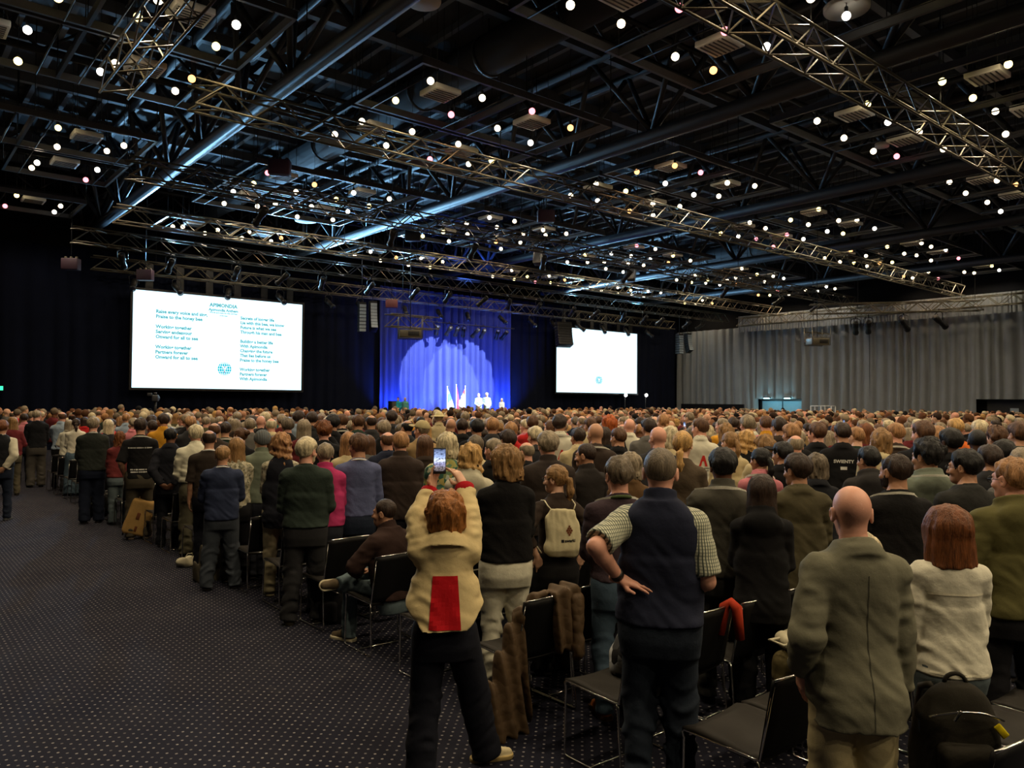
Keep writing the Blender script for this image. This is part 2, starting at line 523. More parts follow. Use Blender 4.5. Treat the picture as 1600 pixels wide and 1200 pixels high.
def hair_fn(style, seed=0.0):
    def line(P, drop=0.0): return np.interp(P[:, 1], _LY, _LZ).astype(np.float32) - drop - P[:, 2]
    if style in ('short', 'crew', 'full', 'curly', 'receding', 'ring', 'buzz'):
        t = dict(short=.013, crew=.008, full=.021, curly=.032, receding=.011, ring=.008, buzz=.0045)[style]
        def f(P):
            th = t * np.clip(.55 + (P[:, 2] + .09) * 5.0, .35, 1.15) * np.clip(.22 - line(P) * 15, .22, 1)
            amp = dict(curly=2.4, buzz=.12, ring=.5, crew=.5).get(style, 1.0)
            d = skull(P) - th - strands(P, seed, .003 * amp, .006 * amp)
            d = smax(d, line(P, .014 if style in ('full', 'curly') else 0), .008)
            if style == 'receding': d = smax(d, ell(P, (0, .075, .095), (.052, .085, .060)) * -1, .02)
            if style == 'ring': d = smax(d, -ell(P, (0, .02, .105), (.066, .115, .075)), .02)
            return d
        return f, (-.135, -.155, -.13), (.135, .125, .155)
    if style in ('bob', 'long', 'wavy', 'bobcurly', 'shaggy'):
        bot = dict(bob=-.185, long=-.36, wavy=-.33, bobcurly=-.17, shaggy=-.125)[style]
        am = dict(bob=.8, long=1.0, wavy=2.6, bobcurly=2.6, shaggy=1.6)[style]
        def f(P):
            st = strands(P * A(1, 1, .5) if style in ('bob', 'long') else P, seed, .003 * min(am, 1.6), .006 * am)
            d = smax(skull(P) - .024 - st, np.interp(P[:, 1], [-.1, .0, .03, .05, .08, .12], [-.12, -.12, -.05, .03, .066, .085]).astype(np.float32) - P[:, 2], .01)
            z = P[:, 2]
            wx = np.interp(z, [-.40, -.30, -.17, -.08, .02, .06], [.075, .094, .108, .104, .095, .06] if style != 'shaggy' else [.04, .04, .066, .100, .096, .06]).astype(np.float32)
            wy = np.interp(z, [-.40, -.25, -.15, -.05, .02, .06], [.035, .05, .085, .10, .098, .06]).astype(np.float32)
            cyy = np.interp(z, [-.40, -.25, -.15, -.05, .06], [-.085, -.075, -.035, -.02, -.012]).astype(np.float32)
            wv = .010 * np.sin(z * 75 + P[:, 0] * 20 + seed) if style == 'wavy' else 0
            k = np.sqrt((P[:, 0] / wx) ** 2 + ((P[:, 1] - cyy) / wy) ** 2)
            c = (k - 1) * np.minimum(wx, wy) - st - wv
            c = smax(c, z - .05, .02)
            c = smax(c, bot + .02 * (vnoise(P * A(30, 30, 0), seed) - .5) - z, .015)
            c = smax(c, P[:, 1] - np.interp(z, [-.2, -.1, 0], [.045, .05, .035]).astype(np.float32), .012)
            c = smax(c, -ell(P, (0, .10, -.06), (.062, .10, .13)), .012)
            return smin(d, c, .02)
        return f, (-.15, -.17, min(bot, -.13) - .03), (.15, .125, .155)
    if style in ('ponytail', 'bun', 'lowpony'):
        def f(P):
            d = skull(P) - .013 - strands(P[:, [0, 2, 1]] if style != 'lowpony' else P, seed, .003, .004)
            d = smax(d, line(P, .004), .01)
            if style == 'bun':
                return smin(d, ell(P, (0, -.125, .05), (.042, .040, .040)) - strands(P, seed, .004, .006), .012)
            z0 = .015 if style == 'ponytail' else -.045
            st = strands(P, seed, .005, .009)
            tl = rc(P, (0, -.105, z0), (0, -.135, z0 - .03), .016, .022)
            tl = smin(tl, rc(P, (0, -.135, z0 - .03), (.006, -.140, z0 - .12), .027, .034), .02)
            tl = smin(tl, rc(P, (.006, -.140, z0 - .12), (.012, -.112, z0 - .24), .032, .008), .02)
            return smin(d, tl - st, .012)
        return f, (-.12, -.20, -.32), (.12, .125, .15)
    raise KeyError(style)
_HAIR = {}
def hair_mesh(style, h=.0075, seed=0.0):
    key = (style, h, seed)
    if key not in _HAIR:
        f, lo, hi = hair_fn(style, seed)
        V, Q = nets(f, lo, hi, h)
        _HAIR[key] = np_mesh('hair', V, Q); _HAIR[key].materials.append(M['hair'])
    return _HAIR[key]
_HATS = {}
def hat_mesh(kind, h=.007):
    if (kind, h) not in _HATS:
        def f(P):
            if kind == 'beanie':
                d = skull(P) - .020 - .002 * np.sin(P[:, 0] * 260)
                return smax(d, np.interp(P[:, 1], [-.12, 0, .1], [-.055, .0, .045]).astype(np.float32) - P[:, 2], .01)
            d = smax(skull(P) - .019, np.interp(P[:, 1], [-.12, .1], [.012, .050]).astype(np.float32) - P[:, 2], .008)
            if kind == 'cap':
                return smin(d, ell(P, (0, .125, .048), (.078, .085, .010), rotm('X', 12)), .01)
            return smin(d, ell(P, (0, -.01, .026), (.172, .185, .012)), .02)
        lo, hi = ((-.20, -.21, -.07), (.20, .23, .15))
        V, Q = nets(f, lo, hi, h)
        me = np_mesh(kind, V, Q); me.materials.append(M['fabric']); _HATS[(kind, h)] = me
    return _HATS[(kind, h)]

# ------------------------------------------------------------------ figures, built 1.75 m tall and scaled; +Y is where the person faces
def table(z, rows):
    zz = np.linspace(z[0], z[-1], 120)
    out = []
    for r in rows:
        v = np.interp(zz, z, r); k = np.array([1, 3, 5, 6, 5, 3, 1.]); k /= k.sum()
        out.append(np.convolve(np.pad(v, 3, mode='edge'), k, 'valid').astype(np.float32))
    return zz.astype(np.float32), out
TORSO = {
 'm': ((.74, .82, .90, .98, 1.08, 1.20, 1.30, 1.38, 1.43, 1.47, 1.51),
       (.150, .166, .167, .158, .152, .156, .163, .164, .142, .098, .058),
       (.100, .116, .122, .116, .108, .114, .118, .112, .096, .072, .056),
       (-.02, -.025, -.02, -.005, .008, .006, 0, -.006, -.014, -.022, -.025)),
 'f': ((.74, .82, .90, .98, 1.08, 1.20, 1.30, 1.38, 1.43, 1.47, 1.51),
       (.152, .174, .170, .150, .132, .136, .142, .143, .126, .086, .050),
       (.102, .122, .122, .106, .096, .106, .118, .106, .090, .066, .050),
       (-.02, -.028, -.022, -.005, .004, .008, .008, -.002, -.012, -.022, -.025)),
}
def ik(S_, W, l1, l2, hint):
    S_, W = Vector(S_), Vector(W)
    d = W - S_; L = min(d.length, (l1 + l2) * .999); u = d.normalized()
    W = S_ + u * L
    a = (l1 * l1 - l2 * l2 + L * L) / (2 * L); hh = math.sqrt(max(l1 * l1 - a * a, 0))
    n = Vector(hint); n = (n - u * n.dot(u)).normalized()
    return S_ + u * a + n * hh, W
ARMS = {  # wrist for the +X side, elbow hint, finger direction (None: along the forearm), palm normal, hand
 'down': ((.225, .03, .83), (.3, -1, 0), (.0, .12, -1), (-1, .1, 0), 'relaxed'),
 'front': ((.07, .215, .98), (.7, -.7, -.3), (-.9, .25, -.35), (0, -1, -.2), 'hold'),
 'belly': ((.10, .195, 1.06), (.7, -.6, -.4), (-1, .15, -.1), (0, -1, 0), 'hold'),
 'pocket': ((.205, .07, .93), (.45, -1, 0), (-.1, .25, -1), (-1, 0, 0), 'flat'),
 'hip': ((.222, -.02, 1.02), (1, -.45, 0), (-.75, .45, -.45), (-.6, -.2, -.8), 'flat'),
 'hipback': ((.20, -.10, .99), (1, -.5, .1), (-.3, .15, -1), (-.2, 1, 0), 'flat'),
 'behind': ((.075, -.185, .93), (1, -.5, 0), (-.85, .0, -.5), (0, .9, .3), 'relaxed'),
 'cross': ((-.03, .185, 1.17), (1, -.2, -.6), (-1, .05, .2), (0, -1, 0), 'flat'),
 'phone': ((.10, .36, 1.53), (1, -.2, -.8), (-.25, .15, 1), (-.75, .2, 0), 'grip'),
 'phone1': ((.11, .33, 1.55), (.6, 0, -1), (-.15, .1, 1), (-.6, .5, 0), 'grip'),
 'lap': ((.10, .27, .64), (1, -.4, 0), (-.75, .6, -.1), (0, -.1, -1), 'hold'),
 'chin': ((.07, .17, 1.45), (.5, .2, -1), (-.3, .1, .9), (-.3, -.8, 0), 'fist'),
}
class Fig:
    def __init__(s, sex='m', arms=('front', 'front'), hy=0, hp=0, belly=0.0, sit=None, lean=0, feet=None, shoulder=None, seed=0.0, ik_over=None, bulk=1.0, hand=1.0):
        s.hand = hand
        s.sex, s.seed = sex, seed
        z, wx, wy, cyy = TORSO[sex]
        wx = [a * bulk for a in wx]
        wy = [a + belly * math.exp(-((q - 1.06) / .14) ** 2) * .8 for q, a in zip(z, wy)]
        cyy = [a + belly * math.exp(-((q - 1.06) / .14) ** 2) * .7 for q, a in zip(z, cyy)]
        s.tz, (s.twx, s.twy, s.tcy) = table(z, (wx, wy, cyy))
        s.sit = sit is not None
        s.pel = A(0, 0, .92) if not s.sit else A(0, -.10, .50)
        s.rot = rotm('X', -lean)
        fw = lambda p: tuple(s.rot @ (A(*p) - A(0, 0, .92)) + s.pel)
        s.fw = fw
        sh = shoulder or (.170 if sex == 'm' else .150)
        l1, l2 = (.285, .255) if sex == 'm' else (.268, .24)
        s.arms = []
        for i, sd in enumerate((-1, 1)):
            W, hint, fd, pn, hk = ARMS[arms[i]]
            if ik_over and sd in ik_over: W, hint, fd, pn, hk = ik_over[sd]
            m = lambda p: (p[0] * sd, p[1], p[2])
            Wp = m(W) if s.sit else fw(m(W))
            S_ = fw((sd * sh, -.012, 1.388))
            E, Wp = ik(S_, Wp, l1, l2, m(hint))
            s.arms.append((sd, A(*S_), A(*E), A(*Wp), Vector(m(fd)).normalized(), Vector(m(pn)), hk))
        hj = .088
        s.legs = []
        for i, sd in enumerate((-1, 1)):
            if s.sit:
                K = [sd * .11, .35, .50]; An = [sd * .11, .36, .085]
                if sit == 'crossed' and sd == 1: K = [.13, .33, .585]; An = [-.20, .36, .555]
                H = (sd * hj, -.09, .52)
            else:
                fx, fy = (feet[i] if feet else (sd * .105, .0))
                H = (sd * hj, -.01, .90); An = [fx, fy - .03, .085]; K = [(H[0] + fx) / 2 + sd * .004, fy * .5 + .025, .49]
            s.legs.append((sd, A(*H), A(*K), A(*An)))
        s.Hm = (Matrix.Translation(Vector(fw((0, .018, 1.640)))) @ Matrix.Rotation(R(hy), 4, 'Z') @ Matrix.Rotation(R(hp), 4, 'X'))
        s.Hr = np.array(s.Hm.to_3x3(), np.float32); s.Ht = A(*s.Hm.translation)
    def tq(s, P): return (P - s.pel) @ s.rot + A(0, 0, .92)
    def torso(s, q, add=0.0, straight=0.0, flare=None, p=2.5):
        z = np.clip(q[:, 2], s.tz[0], s.tz[-1])
        wx = np.interp(z, s.tz, s.twx).astype(np.float32); wy = np.interp(z, s.tz, s.twy).astype(np.float32)
        cyy = np.interp(z, s.tz, s.tcy).astype(np.float32)
        if straight:
            low = np.clip((1.42 - z) * 4.5, 0, 1); low = low * low * (3 - 2 * low)
            wx = np.maximum(wx, low * s.twx.max() * straight); wy = np.maximum(wy, low * s.twy.max() * straight)
        wx = wx + add; wy = wy + add
        if flare:
            f = np.clip((flare[0] - z) / .5, 0, 1) * flare[1]
            wx = wx + f; wy = wy + f * .8
        k = ((np.abs(q[:, 0]) / wx) ** p + (np.abs(q[:, 1] - cyy) / wy) ** p) ** (1 / p)
        d = (k - 1) * np.minimum(wx, wy)
        return np.maximum(d, np.maximum(q[:, 2] - s.tz[-1], s.tz[0] - q[:, 2]))
    def body_fn(s):
        def f(P):
            q = s.tq(P)
            d = s.torso(q)
            d = smin(d, rc(P, s.fw((0, -.025, 1.45)), tuple(s.Ht + s.Hr @ A(0, -.022, -.05)), .060 if s.sex == 'm' else .050, .054 if s.sex == 'm' else .045), .03)
            for sd, S_, E, W, *_ in s.arms:
                k = 1.0 if s.sex == 'm' else .86
                d = smin(d, rc(P, S_, E, .052 * k, .042 * k), .04)
                m = E + (W - E) * .3
                d = smin(d, rc(P, E, m, .041 * k, .043 * k), .015)
                d = smin(d, rc(P, m, W, .043 * k, .027 * k), .015)
            for sd, H, K, An in s.legs:
                d = smin(d, rc(P, H, K, .085, .056), .04)
                d = smin(d, rc(P, K, An, .054, .038), .02)
            return d
        return f
    def bounds(s, pad=.12):
        P = np.array([x for a in s.arms for x in a[1:4]] + [x for l in s.legs for x in l[1:4]] + [A(*s.fw((x, y, z))) for x in (-.2, .2) for y in (-.15, .17) for z in (.74, 1.5)])
        return P.min(0) - pad, P.max(0) + pad
    def head_mesh(s, h):
        def f(P): return smin(head_sdf(P), rc(P, (0, -.022, -.045), (0, -.03, -.13), .054 if s.sex == 'm' else .045, .056 if s.sex == 'm' else .047), .02)
        V, Q = nets(f, (-.105, -.125, -.16), (.105, .135, .125), h)
        k = HK[s.sex]
        return (V * k) @ s.Hr.T + s.Ht, Q
    def body_mesh(s, hb, hh, hd, neck_only=False):
        lo, hi = s.bounds()
        lo[2] = max(lo[2], .04)
        parts = [nets(s.body_fn(), lo, hi, hb), s.head_mesh(hh)]
        for sd, S_, E, W, fd, pn, hk in s.arms:
            V, Q = get_hand(hk, hd)
            d = fd; n = (pn - d * pn.dot(d)).normalized(); x = n.cross(d) * (-1 if sd > 0 else 1)
            Mx = np.array([x, n, d], np.float32)
            k = (1.0 if s.sex == 'm' else .9) * s.hand
            V2 = (V * k) @ Mx + W
            parts.append((V2, Q[:, ::-1] if sd > 0 else Q))
        return join(parts)
    # ---- clothes
    def top_fn(s, o):
        sl = o.get('sleeve', 1.0); th = o.get('thick', .012); hem = o.get('hem', .90)
        st = o.get('straight', .85); fl = o.get('flare'); wr = o.get('wrinkle', 1.0); sr = o.get('sr', 1.0)
        sd0 = s.seed
        def f(P):
            q = s.tq(P)
            d = s.torso(q, th, st, fl)
            d = smax(d, np.maximum(q[:, 2] - 1.505, -1), .01)
            fold = (vnoise(q * A(6, 6, 9), sd0) - .5) * .016 + (vnoise(q * A(11, 11, 26) + A(0, 0, 3) * np.sin(q[:, :1] * 9), sd0 + 5) - .5) * .013 * np.clip((1.30 - q[:, 2]) * 3 + .35, .35, 1)
            d = d - fold * wr
            k = (1.0 if s.sex == 'm' else .9) * sr
            if sl > 0:
                kk = .010 + .045 * np.clip((q[:, 2] - 1.27) * 9, 0, 1)
                for sd, S_, E, W, *_ in s.arms:
                    wrn = ((vnoise(P * A(16, 16, 30), sd0 + 11 + sd) - .5) * .014 + (vnoise(P * A(7, 7, 10), sd0 + 3) - .5) * .012) * wr
                    if sl <= .55:
                        E2 = S_ + (E - S_) * min(1, sl / .5)
                        u = (E - S_) / np.linalg.norm(E - S_)
                        a = rc(P, S_, E, (.050 + th) * k, (.056 + th) * k) - wrn * .6
                        a = smax(a, (P - E2) @ u, .006)
                        d = smin(d, a, kk)
                    else:
                        W2 = E + (W - E) * min((sl - .5) / .5, 1.0)
                        u = (W - E) / np.linalg.norm(W - E)
                        d = smin(d, rc(P, S_, E, (.048 + th) * k, (.045 + th) * k) - wrn, kk)
                        a = rc(P, E, W, (.046 + th) * k, (.030 + th) * k) - wrn
                        a = smax(a, (P - W2) @ u + .012, .008)
                        d = smin(d, a, .010)
            else:
                ax = np.abs(q[:, 0])
                d = smax(d, -np.maximum(rc(np.stack([ax, q[:, 1], q[:, 2]], 1), (.215, -.01, 1.41), (.225, -.01, 1.22), .052, .05), -1), .012) if False else d
            hz = hem + .012 * (vnoise(q * A(9, 9, 0), sd0 + 2) - .5) - (o.get('hemdrop', 0) * np.clip(-q[:, 1] * 5, -1, 1)) + o.get('hemside', 0) * np.clip((np.abs(q[:, 0]) - .13) / .16, 0, 1.2)
            d = smax(d, hz - q[:, 2], .012)
            c = o.get('collar', 'round')
            axis_y = -.024 + (q[:, 2] - 1.46) * .30
            rad = np.sqrt(q[:, 0] ** 2 + ((q[:, 1] - axis_y) * .95) ** 2)
            zc = q[:, 2] + q[:, 1] * .35
            if c == 'stand': d = smin(d, smax(np.abs(rad - .074) - .009, np.maximum(zc - 1.545, 1.44 - zc), .008), .012)
            elif c == 'shirt':
                r2 = np.interp(zc, [1.44, 1.49, 1.535], [.092, .084, .068]).astype(np.float32)
                d = smin(d, smax(np.abs(rad - r2) - .008, np.maximum(zc - 1.537, 1.458 - zc), .006), .006)
            elif c == 'blazer':
                r2 = np.interp(zc, [1.40, 1.47, 1.52], [.108, .096, .070]).astype(np.float32)
                d = smin(d, smax(np.abs(rad - r2) - .009, np.maximum(zc - 1.520, 1.432 - zc), .006), .028)
            elif c == 'wide':
                r2 = np.interp(zc, [1.36, 1.46, 1.50], [.150, .112, .078]).astype(np.float32)
                d = smin(d, smax(np.abs(rad - r2) - .008, np.maximum(zc - 1.505, 1.395 - zc), .006), .026)
            elif c == 'round': d = smin(d, smax(np.abs(rad - .072) - .007, np.maximum(zc - 1.505, 1.45 - zc), .006), .012)
            if o.get('hood'):
                d = smin(d, ell(q, (0, -.105, 1.435), (.135, .062, .085)) - .010 * (vnoise(q * A(14, 14, 20), sd0) - .5), .03)
                d = smin(d, smax(np.abs(rad - .088) - .018, np.maximum(zc - 1.53, 1.44 - zc), .01), .02)
            return d
        return f
    def top_mesh(s, h, **o):
        lo, hi = s.bounds(.13)
        hem = o.get('hem', .90)
        if not s.sit: lo[2] = hem - .05
        else: lo[2] = .40
        lo[0] -= (o['flare'][1] if o.get('flare') else 0); hi[0] += (o['flare'][1] if o.get('flare') else 0)
        hi[2] = max(hi[2], s.fw((0, 0, 1.56))[2])
        return nets(s.top_fn(o), lo, hi, h)
    def legs_fn(s, o):
        r1, r2, r3 = o.get('r', (.100, .074, .062)); waist = o.get('waist', 1.02); cuff = o.get('cuff', .035); wr = o.get('wrinkle', 1.0)
        def f(P):
            q = s.tq(P)
            d = s.torso(q, .016)
            d = smax(d, q[:, 2] - waist, .006)
            for sd, H, K, An in s.legs:
                low = np.clip((.52 - P[:, 2]) * 4, .0, 1) if not s.sit else .6
                mid = np.exp(-((P[:, 2] - .49) / .09) ** 2) if not s.sit else 0
                wn = ((vnoise(P * A(10, 10, 27) + A(0, 0, 2) * np.sin(P[:, :1] * 14), s.seed + 20 + sd) - .5) * .022 * (low + .7 * mid + .15) + (vnoise(P * A(7, 7, 5), s.seed + sd) - .5) * .014) * wr
                a = rc(P, H, K, r1, r2) - wn
                u = (An - K) / np.linalg.norm(An - K)
                b = rc(P, K, An + u * .08, r2, r3) - wn
                b = smax(b, (P - An) @ u - (.085 - cuff), .006)
                d = smin(d, smin(a, b, .02), .035)
            return d
        return f
    def legs_mesh(s, h, **o):
        lo, hi = s.bounds(.14)
        lo[2] = 0.0
        hi[2] = (o.get('waist', 1.02) + .03) if not s.sit else .80
        if not s.sit:
            lo[:2] = [-.36, -.30]; hi[:2] = [.36, .30]
            for _, H, K, An in s.legs:
                lo[:2] = np.minimum(lo[:2], An[:2] - .16); hi[:2] = np.maximum(hi[:2], An[:2] + .16)
        return nets(s.legs_fn(o), lo, hi, h)

def shoe_mesh(kind, h=.006):
    def f(P):
        q = P * A(1, 1, 1.0)
        sole = rc(q * A(1, 1, 2.2), (0, -.055, .03), (0, .13, .03), .041, .046) * .7
        up = smin(rc(P, (0, -.045, .045), (0, .05, .05), .040, .040), rc(P, (0, .05, .042), (0, .15, .030), .040, .030), .03)
        d = smin(sole, up, .01)
        if kind == 'boot': d = smin(d, rc(P, (0, -.03, .05), (0, -.035, .15), .050, .054), .03)
        elif kind == 'shoe': d = smin(d, rc(P, (0, -.035, .05), (0, -.035, .085), .042, .040), .02)
        d = smax(d, .002 - P[:, 2], .004)
        d = smin(d, smax(np.abs(P[:, 2] - .013) - .011, rc(P * A(1, 1, .2), (0, -.055, .0), (0, .135, .0), .046, .050), .004), .003)
        return d
    V, Q = nets(f, (-.075, -.13, -.01), (.075, .215, .235), h)
    return np_mesh(kind, V, Q)
_SOLE = []
def sole():
    if not _SOLE:
        def f(P): return smax(rc(P * A(1, 1, .25), (0, -.055, .004), (0, .135, .004), .049, .053), np.abs(P[:, 2] - .013) - .0135, .004)
        V, Q = nets(f, (-.075, -.13, -.01), (.075, .215, .05), .005)
        _SOLE.append(np_mesh('sole', V, Q)); _SOLE[0].materials.append(M['fabric'])
    return _SOLE[0]
SHOES = {}
def shoe(kind, h=.006):
    if (kind, h) not in SHOES:
        SHOES[(kind, h)] = shoe_mesh(kind, h); SHOES[(kind, h)].materials.append(M['fabric'])
    return SHOES[(kind, h)]

def ring_mesh(fig, me, wid=.010):
    """a lanyard ribbon lying round the collar of a garment and down towards the chest"""
    bv = BVHTree.FromPolygons([v.co for v in me.vertices], [tuple(p.vertices) for p in me.polygons])
    n = 30; V = []; Fs = []
    for k in range(n + 1):
        a = R(165) * (2 * k / n - 1)
        dr = Vector((math.sin(a), -math.cos(a), 0)); c = math.cos(a)
        z = 1.503 - .022 * (1 - c) - (.06 * max(0, -c))
        o = Vector((0, -.02, z)) + dr * .35
        h = bv.ray_cast(o, -dr)[0]
        p = h if h is not None else Vector((0, -.02, z)) + dr * .09
        for off, zz in ((-.004, -wid), (.005, -wid), (.004, wid), (-.004, wid)): V.append(p + dr * off + Vector((0, 0, zz)))
    for k in range(n):
        for j in range(4): Fs.append((k * 4 + j, k * 4 + (j + 1) % 4, k * 4 + 4 + (j + 1) % 4, k * 4 + 4 + j))
    mb = MB(); mb.add(V, Fs, False)
    return mb.mesh('lanyard')

SKIN = dict(fair=srgb(218, 172, 144), pink=srgb(220, 162, 138), tan=srgb(188, 140, 110), brown=srgb(110, 72, 50), dark=srgb(70, 46, 34))
HAIR = dict(grey=srgb(140, 126, 104), white=srgb(200, 186, 152), blond=srgb(190, 150, 92), dblond=srgb(140, 106, 66), brown=srgb(84, 56, 36), dbrown=srgb(48, 34, 26),
            black=srgb(18, 16, 16), auburn=srgb(108, 62, 30), golden=srgb(146, 92, 44), ginger=srgb(170, 84, 34), sandy=srgb(158, 116, 76), pepper=srgb(104, 92, 76))
# ------------------------------------------------------------------ lights of the stage (lamps of the front trusses and stage floor, and an added roof fill)
def lamp(name, kind, loc, to, energy, col, size=.3, spot=None, blend=.2, parent=None):
    l = bpy.data.lights.new(name, kind); l.energy = energy; l.color = col
    if kind == 'SPOT':
        l.spot_size = R(spot); l.spot_blend = blend; l.shadow_soft_size = size
    elif kind == 'AREA':
        l.shape = 'RECTANGLE'; l.size = size[0]; l.size_y = size[1]
    else: l.shadow_soft_size = size
    o = bpy.data.objects.new(name, l); C.objects.link(o); o.location = loc
    if to is not None: o.rotation_euler = (Vector(to) - Vector(loc)).to_track_quat('-Z', 'Y').to_euler()
    if parent is not None: o.parent = parent
    return o
BLUE = (.05, .16, 1.0)
for i, x in enumerate((21.6, 23.4, 25.2, 27.0, 28.8, 29.8)):       # blue floor washes along the foot of the curtain
    lamp('blue_wash_light', 'SPOT', (x, 34.9, 1.15), (x + .1, 36.0, 3.0), 1100, BLUE, .12, 95, .8)
for x in (23.0, 25.4, 27.8):                                         # blue washes from the stage truss
    lamp('blue_wash_light', 'SPOT', (x, 33.2, 7.5), (x, 36.0, 4.0), 300, BLUE, .15, 70, .7)
for px, x0 in ((684, 22.0), (722, 27.5)):                           # two white profile spots from the hall truss
    p = at_Y(px, 598, 35.95)
    lamp('profile_spot', 'SPOT', (x0, 27.5, 8.0), tuple(p), 15000, (.72, .78, 1.0), .04, 29, .05)
lamp('stage_key_light', 'SPOT', (25.0, 25.0, 8.1), (26.5, 34.3, 1.6), 5200, (.95, 1.0, .95), .1, 30, .4)
lamp('blue_ceiling_wash', 'SPOT', (22.5, 30.0, 7.9), (24.5, 33.5, 11.6), 900, BLUE, .1, 80, .6)

for x, yy, tx, ty in ((9.5, 34.6, 5, 22), (14.5, 34.6, 9, 18), (17.5, 34.6, 15, 20), (21.0, 34.0, 18, 24), (34.0, 34.6, 31, 24), (40.0, 34.6, 36, 25)):   # added fill spots, standing in for the screens' cool glow on the roof
    lamp('screen_glow_fill', 'SPOT', (x, yy, 8.15), (tx, ty, 11.0), 2600, (.28, .62, 1.0), .15, 100, .8)

# ------------------------------------------------------------------ floor
t = NT('dotted_carpet')
co = t.coord('Object', None, (0, 0, R(45)))
sx = t.n('ShaderNodeSeparateXYZ'); t.l(co, sx.inputs[0])
PU, PV = .0585, .0585
row = t.math('FLOOR', t.math('DIVIDE', sx.outputs[1], PV))
odd = 0.0
fu = t.math('SUBTRACT', t.math('FRACT', t.math('ADD', t.math('DIVIDE', sx.outputs[0], PU), odd)), .5)
fv = t.math('SUBTRACT', t.math('FRACT', t.math('DIVIDE', sx.outputs[1], PV)), .5)
d2 = t.math('SQRT', t.math('ADD', t.math('POWER', t.math('MULTIPLY', fu, PU), 2.0), t.math('POWER', t.math('MULTIPLY', fv, PV), 2.0)))
dot = t.math('LESS_THAN', d2, .0082)
wn = t.n('ShaderNodeTexWhiteNoise'); wn.noise_dimensions = '2D'
cm = t.n('ShaderNodeCombineXYZ')
t.l(t.math('FLOOR', t.math('ADD', t.math('DIVIDE', sx.outputs[0], PU), odd)), cm.inputs[0]); t.l(row, cm.inputs[1])
t.l(cm.outputs[0], wn.inputs['Vector'])
base = t.ramp(t.noise(co, 1.1, 5, .6), [(.3, srgb(28, 29, 42)), (.7, srgb(40, 40, 50))])
pile = t.math('MULTIPLY_ADD', t.noise(co, 240.0, 2), .8, .6)
base = t.mix(1.0, base, pile, 'MULTIPLY')
dust = t.ramp(t.noise(t.coord('Object', (1.0, 1.0, 1)), 2.3, 6, .7), [(.60, (0, 0, 0, 1)), (.82, (.035, .033, .028, 1))])
base = t.mix(1.0, base, dust, 'ADD')
t.set(Base_Color=t.mix(t.math('MULTIPLY', dot, t.math('MULTIPLY_ADD', wn.outputs[0], .6, .4)), base, srgb(150, 146, 146)), Roughness=.95)
t.b.inputs['Specular IOR Level'].default_value = .1
t.bump(t.noise(co, 300.0, 2), .3, .004)
M['carpet'] = t.m
mb = MB(); mb.span((-14, -18, -.2), (47.2, 37.2, 0))
tag(mb.build('floor', M['carpet']), 'dark dotted carpet floor of the hall', kind='structure')

# ------------------------------------------------------------------ walls, roof deck
M['wall'] = plain('black_wall', srgb(13, 14, 18), .9, 0, .2)
for nm, lo, hi in (('wall_stage', (-14, 36.8, 0), (47.2, 37.2, 12)), ('wall_right', (46.9, -18, 0), (47.2, 37, 12)), ('wall_left', (-14.2, -18, 0), (-13.9, 37, 12)), ('wall_rear', (-14, -18.2, 0), (47, -17.9, 12))):
    mb = MB(); mb.span(lo, hi); tag(mb.build(nm, M['wall']), 'black hall wall', kind='structure')
mb = MB(); mb.span((-14, -18, 11.7), (47.2, 37.2, 12))
ceil = tag(mb.build('ceiling', M['deck']), 'black roof deck above the trusses', kind='structure')
mb = MB()
x = -13.5
while x < 47:
    mb.span((x, -18, 11.52), (x + .14, 37, 11.7)); x += .95
for k in range(15):
    y = -4 + 3.0 * k
    mb.span((-14, y, 11.3), (47, y + .2, 11.6))
mb.build('deck_rib', M['rib'], ceil)

# ------------------------------------------------------------------ curtains: real pleats
def curtain(name, p0, p1, z0, z1, mat, pitch, depth, seed, label, normal, cat='curtain', group=None):
    rg = np.random.RandomState(seed)
    p0 = np.array(p0, float); p1 = np.array(p1, float); L = np.linalg.norm(p1 - p0); u = (p1 - p0) / L; nrm = np.array(normal, float)
    n = int(L / pitch * 9) + 2
    sarr = np.linspace(0, L, n)
    ph = np.cumsum(np.interp(sarr, np.linspace(0, L, int(L / pitch) + 2), rg.uniform(.6, 1.6, int(L / pitch) + 2))) * (sarr[1] - sarr[0]) / pitch * 2 * math.pi
    amp = np.interp(sarr, np.linspace(0, L, int(L / pitch) + 2), rg.uniform(.45, 1.15, int(L / pitch) + 2)) * depth
    zs = np.linspace(z0, z1, 9)
    V = []
    for j, z in enumerate(zs):
        k = (z - z0) / (z1 - z0)
        off = amp * (1 - .35 * k) * (np.sin(ph + .25 * math.sin(z * 1.1 + seed)) + .35 * np.sin(2 * ph + 1 + .2 * z))
        for sidx, (s_, o_) in enumerate(zip(sarr, off)):
            q = p0 + u * s_ + nrm * o_
            V.append((q[0], q[1], z))
    V = np.array(V)
    nz = len(zs)
    i, j = np.meshgrid(np.arange(n - 1), np.arange(nz - 1), indexing='ij')
    a = (j * n + i).ravel()
    Q = np.stack([a, a + 1, a + n + 1, a + n], 1)
    back = V - np.append(nrm, 0) * .012
    m = len(V)
    Q2 = Q[:, ::-1] + m
    V = np.concatenate([V, back]); Q = np.concatenate([Q, Q2])
    me = np_mesh(name, V, Q)
    o = link(name, me, None, mat)
    return tag(o, label, cat, group)
M['drape_cloth'] = plain('black_drape_cloth', srgb(13, 18, 34), .95, 0, .1, .25, 2.0)
M['blue_cloth'] = plain('blue_stage_cloth', srgb(52, 62, 120), .85, 0, .2, .1, 2.0)
M['grey_cloth'] = plain('grey_curtain_cloth', srgb(124, 130, 136), .9, 0, .2, .12, 2.0)
